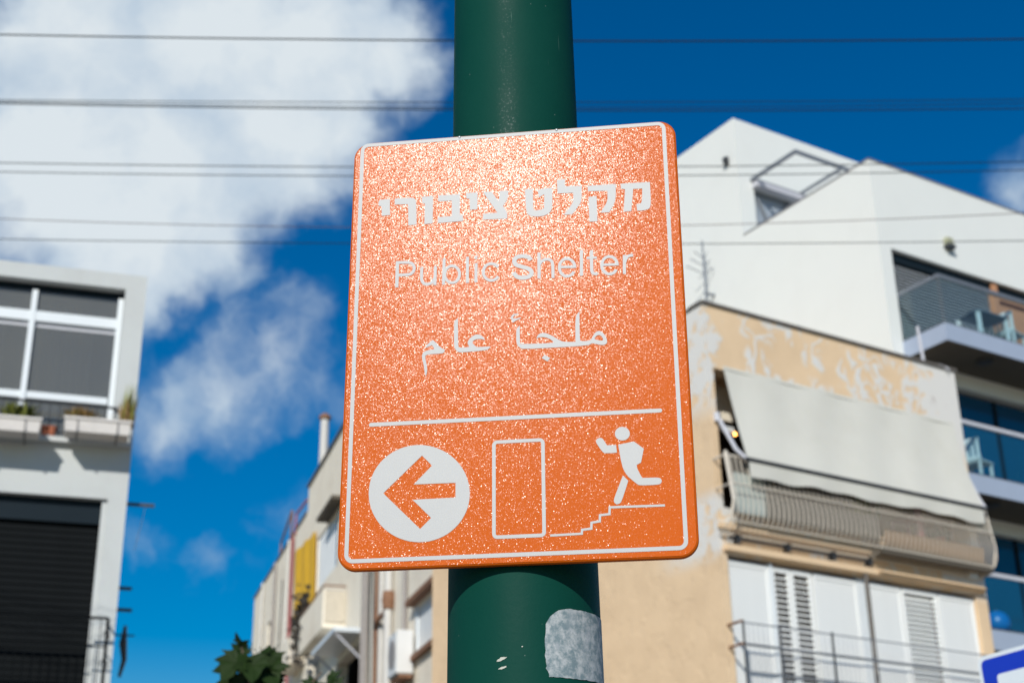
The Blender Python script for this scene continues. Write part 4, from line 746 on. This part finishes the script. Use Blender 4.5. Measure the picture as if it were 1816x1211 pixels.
MB().tube([(.6, 3.97, 17.9), (1.05, 3.97, 17.0)], .04, 4).build('folding_brace', 'grey_metal', dr)
cf = MB().box(.36, .42, 2.38, 3.898, 18.24, 18.32).box(2.1, 2.16, 2.38, 3.898, 18.24, 18.32).box(.42, 2.1, 2.38, 2.44, 18.24, 18.32).box(.42, 2.1, 3.80, 3.898, 18.22, 18.30).build('canopy_frame', 'grey_metal', WB)
B(1.78, 1.83, 2.44, 3.80, 18.245, 18.31).build('cross_bar', 'grey_metal', cf)
B(.40, 2.7, 3.72, 3.898, 18.08, 18.2).build('door_lintel', 'pale_metal', WB)
wl = MB().box(-.10, -.003, 4.15, 4.25, 18.72, 18.9).box(-.14, -.101, 4.17, 4.23, 18.78, 18.86).build('wall_spotlight', 'dark_metal', WB)
MB().tube([(.15, 6.4, 19.8), (.15, 6.4, 20.02), (.05, 6.4, 20.06)], .03, 6).build('roof_vent_pipe', 'grey_metal', WB)
wl = MB().box(1.92, 2.10, -.11, -.003, 15.28, 15.44).build('wall_lamp', 'lamp_body', WB); B(1.90, 2.12, -.14, -.003, 15.2, 15.28).build('lamp_shade', 'dark_metal', wl)
# balconies
def balcony(zt, x0, x1, d, first):
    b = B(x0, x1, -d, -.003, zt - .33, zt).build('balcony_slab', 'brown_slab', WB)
    MB().box(x0 - .03, x1, -d - .03, -d - .002, zt - .34, zt + .01).build('edge_panel', 'slab_edge', b)
    MB().box(x0 - .03, x0 - .002, -d - .002, -.003, zt - .34, zt + .01).build('edge_panel', 'slab_edge', b)
    MB().box(x0, x1, -d + .0, -d + .05, zt, zt + .05).box(x0, x0 + .05, -d + .05, -.003, zt, zt + .05).build('glass_channel', 'dark_metal', b)
    for i in range(5):
        a = x0 + .05 + i * 1.4; B(a, a + 1.385, -d + .018, -d + .03, zt + .05, zt + .98).build('glass_panel', 'rail_glass', b)
    B(x0 + .018, x0 + .03, -d + .06, -.01, zt + .05, zt + .98).build('glass_panel', 'rail_glass', b)
    MB().box(x0 - .01, x1, -d - .01, -d + .06, zt + .98, zt + 1.05).box(x0 - .01, x0 + .06, -d + .06, -.003, zt + .98, zt + 1.05).build('handrail', 'grey_metal' if first else 'pale_metal', b)
    return b
for i, z in enumerate((12.75, 9.80, 6.96, 4.05)): balcony(z, .33, 7.2, 1.05, i == 0)
for z, x in ((12.41, 1.72), (9.46, 1.3)): MB().lathe([(.16, z - .05), (.16, z), ], 20, (x, -.72)).build('ceiling_light', 'dark_metal', WB)
# top floor: slatted blind, dark head, wooden door
B(.33, 7.2, .10, .25, 14.6, 14.79).build('blind_box', 'blind_box', WB)
bl = B(.33, 3.28, .2, .21, 12.77, 14.5).build('slatted_blind', 'blind_box', WB)
mb = MB(); mb.add([(.34,.13,0),(3.27,.13,0),(3.27,.185,.052),(.34,.185,.052),(.34,.135,-.006),(3.27,.135,-.006),(3.27,.19,.046),(.34,.19,.046)], [(0,1,2,3),(7,6,5,4),(0,4,5,1),(1,5,6,2),(2,6,7,3),(3,7,4,0)])
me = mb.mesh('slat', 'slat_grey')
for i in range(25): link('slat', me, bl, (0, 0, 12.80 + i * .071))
wd = MB().box(3.30, 3.46, .05, .2, 12.77, 14.79).box(3.46, 7.2, .05, .2, 14.42, 14.49).build('wooden_frame', 'wood', WB)
B(3.46, 7.2, .12, .14, 12.77, 14.42).build('door_panel', 'wood', wd)
for z in (9.82, 6.97, 4.07):
    w = B(.33, 7.2, .12, .14, z, z + 2.2).build('window', 'pane_blue', WB)
    for x in (.33, 1.55, 2.8, 4.1, 5.5): B(x, x + .07, .08, .119, z, z + 2.2).build('frame', 'blind_box', w)
def wbp(x, y, z): return WB.matrix_basis @ Vector((x, y, z))
# furniture on the balconies
e = empty('patio_table', wbp(2.05, -.55, 12.75), R(32.5), 'small pale table behind the top balcony glass', 'table')
B(-.45, .45, -.3, .3, .66, .70).build('table_top', 'grey_metal', e, .006)
for x in (-.43, .37):
    for y in (-.28, .22): B(x, x + .06, y, y + .06, 0, .66).build('leg', 'plastic_white', e)
def chair(loc, label):
    c = empty('plastic_chair', loc, R(32.5 + 100), label, 'chair', 'white plastic balcony chairs')
    B(-.24, .24, -.22, .22, .40, .44).build('seat', 'plastic_white', c, .01)
    bk_ = B(-.24, .24, .20, .24, .44, .50).build('backrest', 'plastic_white', c)
    for i in range(5): B(-.23 + i * .105, -.18 + i * .105, .205, .235, .50, .80).build('slat', 'plastic_white', bk_)
    B(-.24, .24, .20, .24, .80, .86).build('top_rail', 'plastic_white', bk_)
    for x in (-.22, .18):
        for y in (-.2, .18): B(x, x + .04, y, y + .04, 0, .40).build('leg', 'plastic_white', c)
    return c
chair(wbp(2.75, -.6, 12.75), 'white plastic chair behind the top balcony glass'); chair(wbp(1.15, -.62, 9.80), 'white plastic chair on the middle balcony')
e = empty('gym_ball', wbp(.98, -.72, 6.97), 0, 'round blue ball on the lowest balcony in view', 'ball')
MB().lathe([(.02, 0)] + [(.23 * math.sin(R(a)), .23 - .23 * math.cos(R(a))) for a in range(15, 180, 11)] + [(.004, .46)], 24).build('shell', 'blue_plastic', e, smooth=True); MB().lathe([(.02, .455), (.015, .468)], 10).build('plug', 'plastic_white', e)

# antenna on the white building's side wall
e = empty('roof_antenna', wbp(-.25, 5.02, 15.3), R(32.5), 'spindly metal aerial in front of the white side wall', 'antenna')
MB().tube([(0, 0, 0), (0, 0, 1.75)], .022, 6).build('mast', 'grey_metal', e)
for z, l in ((.95, .42), (1.15, .30), (1.35, .2)): MB().tube([(-l, l * .3, z + .1), (0, 0, z - .05), (l * .5, -l * .2, z + .12)], .013, 5).build('element', 'grey_metal', e)
B(-.02, .252, -.03, .03, .4, .44).build('wall_bracket', 'grey_metal', e)

# ================================================================== CREAM STREET HOUSE (local x runs away down the street, +y is the street side)
CB = empty('street_house', (-1.332, 27.968, 0), R(107.5), 'weathered cream house down the side street with yellow sunshade and pipes', 'building')
wall(0, 29, 0, 15.05, -.3, 0, [(.45, 2.6, 7.7, 8.74), (3.9, 4.5, 4.6, 7.5), (7.8, 11.4, 5.5, 9.2), (11.9, 15.1, 12.0, 13.6), (14.2, 16.0, 9.5, 11.3), (24.2, 25.0, 12.2, 13.2), (22, 23, 8, 9.6)]).build('street_wall', 'wall_cream', CB)
B(0, .3, -4, -.302, 0, 15.05).build('end_wall', 'wall_cream', CB)
B(28.7, 29, -4, -.302, 0, 15.05).build('far_end_wall', 'wall_cream', CB)
B(.3, 28.7, -4, -3.7, 0, 15.05).build('rear_wall', 'wall_cream', CB)
B(.3, 28.7, -3.7, -.302, 14.5, 14.7).build('roof_slab', 'wall_cream', CB)
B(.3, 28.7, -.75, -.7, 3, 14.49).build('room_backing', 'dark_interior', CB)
B(10, 17.2, -3.8, -.01, 15.052, 15.87).build('rooftop_room', 'wall_cream', CB)
B(9.9, 17.26, -3.9, .06, 15.872, 15.93).build('rooftop_coping', 'coping', CB)
B(17.3, 29.05, -.3, .05, 15.052, 15.10).build('coping', 'coping', CB)
ch = MB().lathe([(.14, 15.93), (.13, 17.60)], 14, (15.6, -.16)).build('chimney_pipe', 'pipe_pale', CB); MB().lathe([(.19, 17.60), (.19, 17.70), (.06, 17.80)], 14, (15.6, -.16)).build('cowl', 'rust', ch)
# shuttered window near the pole
w = MB().box(.45, 2.6, -.10, -.06, 7.7, 8.74).build('window', 'slat_white', CB)
me = B(.47, 2.58, -.055, -.045, 0, .05).mesh('slat', 'slat_white')
for i in range(17): link('slat', me, w, (0, 0, 7.71 + i * .06))
B(2.45, 2.6, -.04, .0, 7.7, 8.74).build('jamb', 'alu', w)
B(.40, 2.75, .003, .20, 8.75, 8.86).build('lintel', 'rust', CB); B(.40, 2.75, .003, .12, 7.58, 7.69).build('window_sill', 'rust', CB)
# shuttered door above, its balcony and the canopy
w = B(11.9, 15.1, -.10, -.06, 12.0, 13.6).build('shutter_door', 'slat_white', CB)
for i in range(7): B(11.95 + i * .46, 12.35 + i * .46, -.059, -.04, 12.02, 13.58).build('leaf', 'slat_white', w)
B(11.98, 12.25, -.038, -.03, 12.02, 13.4).build('dark_gap', 'pane_blue', w)
B(11, 13.4, .003, .36, 13.62, 13.72).build('upper_canopy', 'brown_slab', CB)
bc = B(10.4, 14.2, .003, .60, 9.94, 10.06).build('balcony', 'wall_cream', CB)
B(10.4, 14.2, .55, .60, 10.061, 10.95).build('parapet', 'wall_cream', bc)
MB().tube([(10.4, .6, 11.05), (10.4, .0, 11.05)], .025, 6).tube([(10.4, .58, 11.05), (14.2, .58, 11.05)], .025, 6).build('handrail', 'rust', bc)
bar = MB().tube([(10.4, 0, 10.06), (10.4, 0, 11.05)], .012, 5).mesh('bar', 'basket')
for i in range(9): link('bar', bar, bc, (0, .04 + i * .062, 0))
B(10.36, 10.385, .01, .54, 10.09, 10.9).build('reed_screen', 'reed_pale', bc)
cn = MB().box(8.1, 11.3, .003, .70, 9.36, 9.47).build('canopy', 'alu', CB)
MB().tube([(8.2, .66, 9.34), (8.2, .03, 8.75)], .03, 6).build('strut', 'pale_metal', cn)
MB().tube([(10.9, .66, 9.34), (10.9, .03, 8.75)], .03, 6).build('strut', 'pale_metal', cn)
sheet('yellow_sunshade', 'yellow', CB, lambda u, v: (15.2 + u * 2.6 - .25 * v + .03 * math.sin(v * 9), .05 + u * .22 + .03 * math.sin(u * 17), 13.88 - v * (2.2 + .3 * u)), 24, 8, .01)
MB().tube([(19.5, .08, 8), (19.5, .08, 14.9)], .05, 6).build('red_pipe', 'pipe_red', CB)
for x, r, mt, z0, z1 in ((3.3, .05, 'pipe_grey', 3, 11), (4.7, .10, 'pipe_pale', 3, 14), (5.15, .05, 'pipe_grey', 3, 14), (5.6, .06, 'pipe_pale', 3, 13), (6.3, .04, 'rust', 3, 14), (7.4, .06, 'pipe_grey', 3, 13), (7.9, .04, 'pipe_grey', 3, 13), (20.3, .05, 'pipe_pale', 5, 15), (23.3, .05, 'pipe_grey', 5, 15), (26.3, .05, 'pipe_pale', 5, 15)):
    MB().tube([(x, .02 + r, z0), (x, .02 + r, z1)], r, 8).build('drainpipe', mt, CB)
for x, a_, b_ in ((6.7, .12, 1.3), (7.1, .08, 2.1), (21.8, .10, .7), (5.9, .1, 3.0)):
    MB().tube([(x + a_ * math.sin(b_ + i * .7), .035, 5 + i * .6) for i in range(16)], .018, 5).build('wall_cable', 'dark_metal', CB)
MB().lathe([(.13, 9.15), (.16, 9.35), (.13, 9.55)], 12, (4.7, .12)).build('pipe_joint', 'rust', CB)
MB().tube([(4.9, .1, 9.2), (5.5, .2, 9.05), (6.0, .1, 9.0)], .06, 6).build('pipe_branch', 'rust', CB)
MB().box(16.5, 18.6, .003, .5, 10.2, 10.3).box(16.5, 18.6, .46, .5, 10.301, 11.0).build('lower_balcony', 'wall_cream', CB)
MB().tube([(21.1, -.1, 15.1), (21.1, -.1, 16.25), (23.4, -.1, 15.75), (23.4, -.1, 15.1)], .04, 6).build('roof_ladder_hoop', 'rust', CB)
MB().tube([(19.3, .03, 14.9), (19.3, .03, 15.6), (18.6, -.2, 15.9)], .04, 6).build('roof_pipe', 'pipe_red', CB)
B(24.25, 24.95, -.1, -.06, 12.25, 13.15).build('window', 'pane_left', CB)
def cbp(x, y, z): return CB.matrix_basis @ Vector((x, y, z))
e = empty('air_conditioner', cbp(2.95, .05, 7.25), R(107.5), 'white air conditioner box on the cream wall left of the pole', 'air conditioner')
B(-.42, .42, 0, .36, .08, .98).build('casing', 'ac', e, .02); B(-.42, .42, .02, .30, 0, .06).build('bracket', 'rust', e)
MB().lathe([(.30, 0), (.30, .012)], 24).build('fan_grille', 'pipe_grey', e).matrix_local = Matrix.Translation((0, .361, .53)) @ Matrix.Rotation(R(-90), 4, 'X')
# withered creeper hanging on the balconies
e = empty('withered_creeper', cbp(14.3, .50, 10.5), R(107.5), 'dark withered creeper hanging below the yellow sunshade', 'plant')
mb = MB()
for i in range(380):
    a = random.gauss(0, .32); b = random.gauss(0, .12); z = random.gauss(.35, .42); s = random.uniform(.05, .13); d = Vector((random.gauss(0, 1), random.gauss(0, 1), random.gauss(0, 1))).normalized(); q = d.orthogonal().normalized() * s
    c_ = Vector((a, b, z)); mb.add([c_ - q, c_ + d * s, c_ + q, c_ - d * s], [(0, 1, 2, 3)])
mb.build('leaves', 'dark_interior', e, kind='stuff'); MB().tube([(-.6, -.1, -.6), (0, 0, .2), (.5, -.1, 1.1)], .03, 5).build('stem', 'bark', e)

# ================================================================== TREE whose top reaches into the frame
TR = empty('street_tree', (-1.15, 6.5, .10), 0, 'small tree with lobed dark green leaves at the bottom left', 'tree')
MB().tube([(.05, .1, 0), (.02, .06, .8), (-.02, .03, 1.5), (-.03, 0, 2.1), (0, 0, 2.62)], [.06, .05, .04, .026, .010], 9).build('trunk', 'bark', TR, smooth=True)
def leafmesh(seed):
    rnd = random.Random(seed); out = [(0, 0)]
    half = [(.10, .02), (.22, -.04), (.34, .05), (.50, .10), (.38, .20), (.48, .34), (.56, .46), (.40, .46), (.27, .52), (.22, .66), (.12, .84), (.04, .92)]
    R_ = [(x * rnd.uniform(.9, 1.1), y + rnd.uniform(-.02, .02)) for x, y in half]; L_ = [(-x * rnd.uniform(.9, 1.1), y + rnd.uniform(-.02, .02)) for x, y in half]
    out = [(0, 0)] + R_ + [(0, 1.0)] + L_[::-1]
    mid = [(0, .30)]
    mb = MB(); hh = lambda x, y: -.30 * abs(x) ** 1.5 - .22 * y * y + .05 * math.sin(9 * x + 5 * y)
    mb.v = [(x, hh(x, y), y) for x, y in out] + [(0, hh(0, .3), .3)]
    n = len(out); mb.f = [(n, i, (i + 1) % n) for i in range(n)]
    mb.tube([(0, 0, 0), (.02, .08, -.25), (0, .14, -.45)], .012, 4)
    return mb.mesh('leaf', 'leaf')
LM = [leafmesh(s) for s in range(4)]
def leaf(o, tipdir, size, face=(0, -1, .35), k=0):
    """o: leaf base in world space; tipdir: where the tip points; face: the blade's normal"""
    z = Vector(tipdir).normalized(); y = -(Vector(face) - z * z.dot(Vector(face))).normalized(); x = y.cross(z)
    mt = Matrix((x, y, z)).transposed().to_4x4(); mt = Matrix.Translation(Vector(o) - TR.location) @ mt @ Matrix.Scale(size, 4)
    ob = link('leaf', LM[k % 4], TR); ob.matrix_local = mt; return ob
top = [((-1.21, 6.45, 2.985), (-.1, -.2, .12), .105, (-.3, -.8, .9)), ((-1.215, 6.42, 2.96), (-.35, -.1, -.85), .19, (-.2, -1, .5)), ((-1.25, 6.5, 2.93), (-.8, -.1, -.5), .13, (-.1, -.9, .6)),
       ((-1.16, 6.40, 2.945), (.1, -.2, -1), .18, (.1, -1, .35)), ((-1.14, 6.5, 2.965), (.35, 0, .1), .12, (0, -.5, .9)), ((-1.12, 6.46, 2.955), (.75, 0, -.7), .16, (.2, -.9, .5)),
       ((-1.11, 6.44, 2.93), (.35, -.1, -.9), .19, (.15, -1, .3)), ((-1.18, 6.55, 2.90), (-.4, .2, -.9), .18, (-.3, -1, .1)), ((-1.13, 6.52, 2.88), (.6, .1, -.8), .17, (.2, -1, .2)),
       ((-1.20, 6.5, 2.965), (-.5, .1, .25), .11, (-.2, -.6, .9)), ((-1.09, 6.5, 2.86), (.1, 0, -1), .16, (0, -1, .3)), ((-1.24, 6.48, 2.88), (-.15, 0, -1), .17, (-.2, -1, .4)),
       ((-.87, 6.5, 2.84), (-.3, -.2, -.3), .15, (0, -.8, .7)), ((-.85, 6.48, 2.83), (.7, -.1, -.4), .15, (0, -.8, .7)), ((-.84, 6.52, 2.85), (.2, 0, .1), .10, (0, -.7, .8))]
for i, (o_, d_, s_, f_) in enumerate(top): leaf(Vector(o_) + Vector((.005, 0, -.045)), d_, s_ * .84, f_, k=i)
for i in range(150):
    h = random.uniform(1.35, 2.46); rad = .55 * (1 - abs(h - 2.0) / 1.1) + .08; a = random.uniform(0, 6.283); r_ = rad * math.sqrt(random.uniform(.15, 1))
    p = Vector((-1.12 + r_ * math.cos(a), 6.5 + r_ * math.sin(a), h)); od = Vector((math.cos(a), math.sin(a), -.6 + random.uniform(-.3, .3)))
    leaf(p, od, random.uniform(.12, .19), (math.cos(a) * .4 + random.uniform(-.3, .3), math.sin(a) * .4 + random.uniform(-.3, .3), 1), i)
for i in range(9):
    a = i * 2.4; h = 1.3 + i * .14; MB().tube([(-.02, .02, h), (.2 * math.cos(a), .2 * math.sin(a), h + .16), (.42 * math.cos(a), .42 * math.sin(a), h + .2)], [.016, .010, .004], 5).build('branch', 'bark', TR)
MB().tube([(0, 0, 2.6), (-.05, -.05, 2.80), (-.07, -.06, 2.88)], [.010, .006, .004], 5).build('branch', 'bark', TR)
MB().tube([(0, 0, 2.35), (.18, 0, 2.62), (.29, 0, 2.74)], [.010, .006, .004], 5).build('branch', 'bark', TR)

# ================================================================== blue road sign at the right edge
c0 = Vector((1.567, 5.0, 2.558)); hd = R(146.5)
ex = Vector((math.sin(hd), math.cos(hd), 0)); rl_ = R(2.5); ux = ex * math.cos(rl_) + Vector((0, 0, 1)) * math.sin(rl_); uz = Vector((0, 0, 1)) * math.cos(rl_) - ex * math.sin(rl_); uy = uz.cross(ux)
BS = empty('road_sign', label='blue and white square road sign at the bottom right corner', cat='sign')
mt = Matrix((ux, uy, uz)).transposed().to_4x4(); mt.translation = c0; BS.matrix_world = mt
S_ = .5
def sgn(name, mat, ins, y, r):
    return panel(ins, S_ - ins, -S_ + ins, -ins, r, .0015 if y else .006, .0004, y).build(name, mat, BS)
sgn('panel', 'sign_white', -.010, 0, .03); sgn('blue_field', 'sign_blue', .004, -.0016, .02); sgn('inner_panel', 'sign_white', .062, -.0032, .012)
panel(.17, .33, -.42, -.145, .03, .0012, .0003, -.0046).build('emblem', 'sign_blue', BS)
MB().tube([(.25, .03, .02), (.25, .03, -S_ - 1.94)], .03, 12).build('post', 'galv', BS)
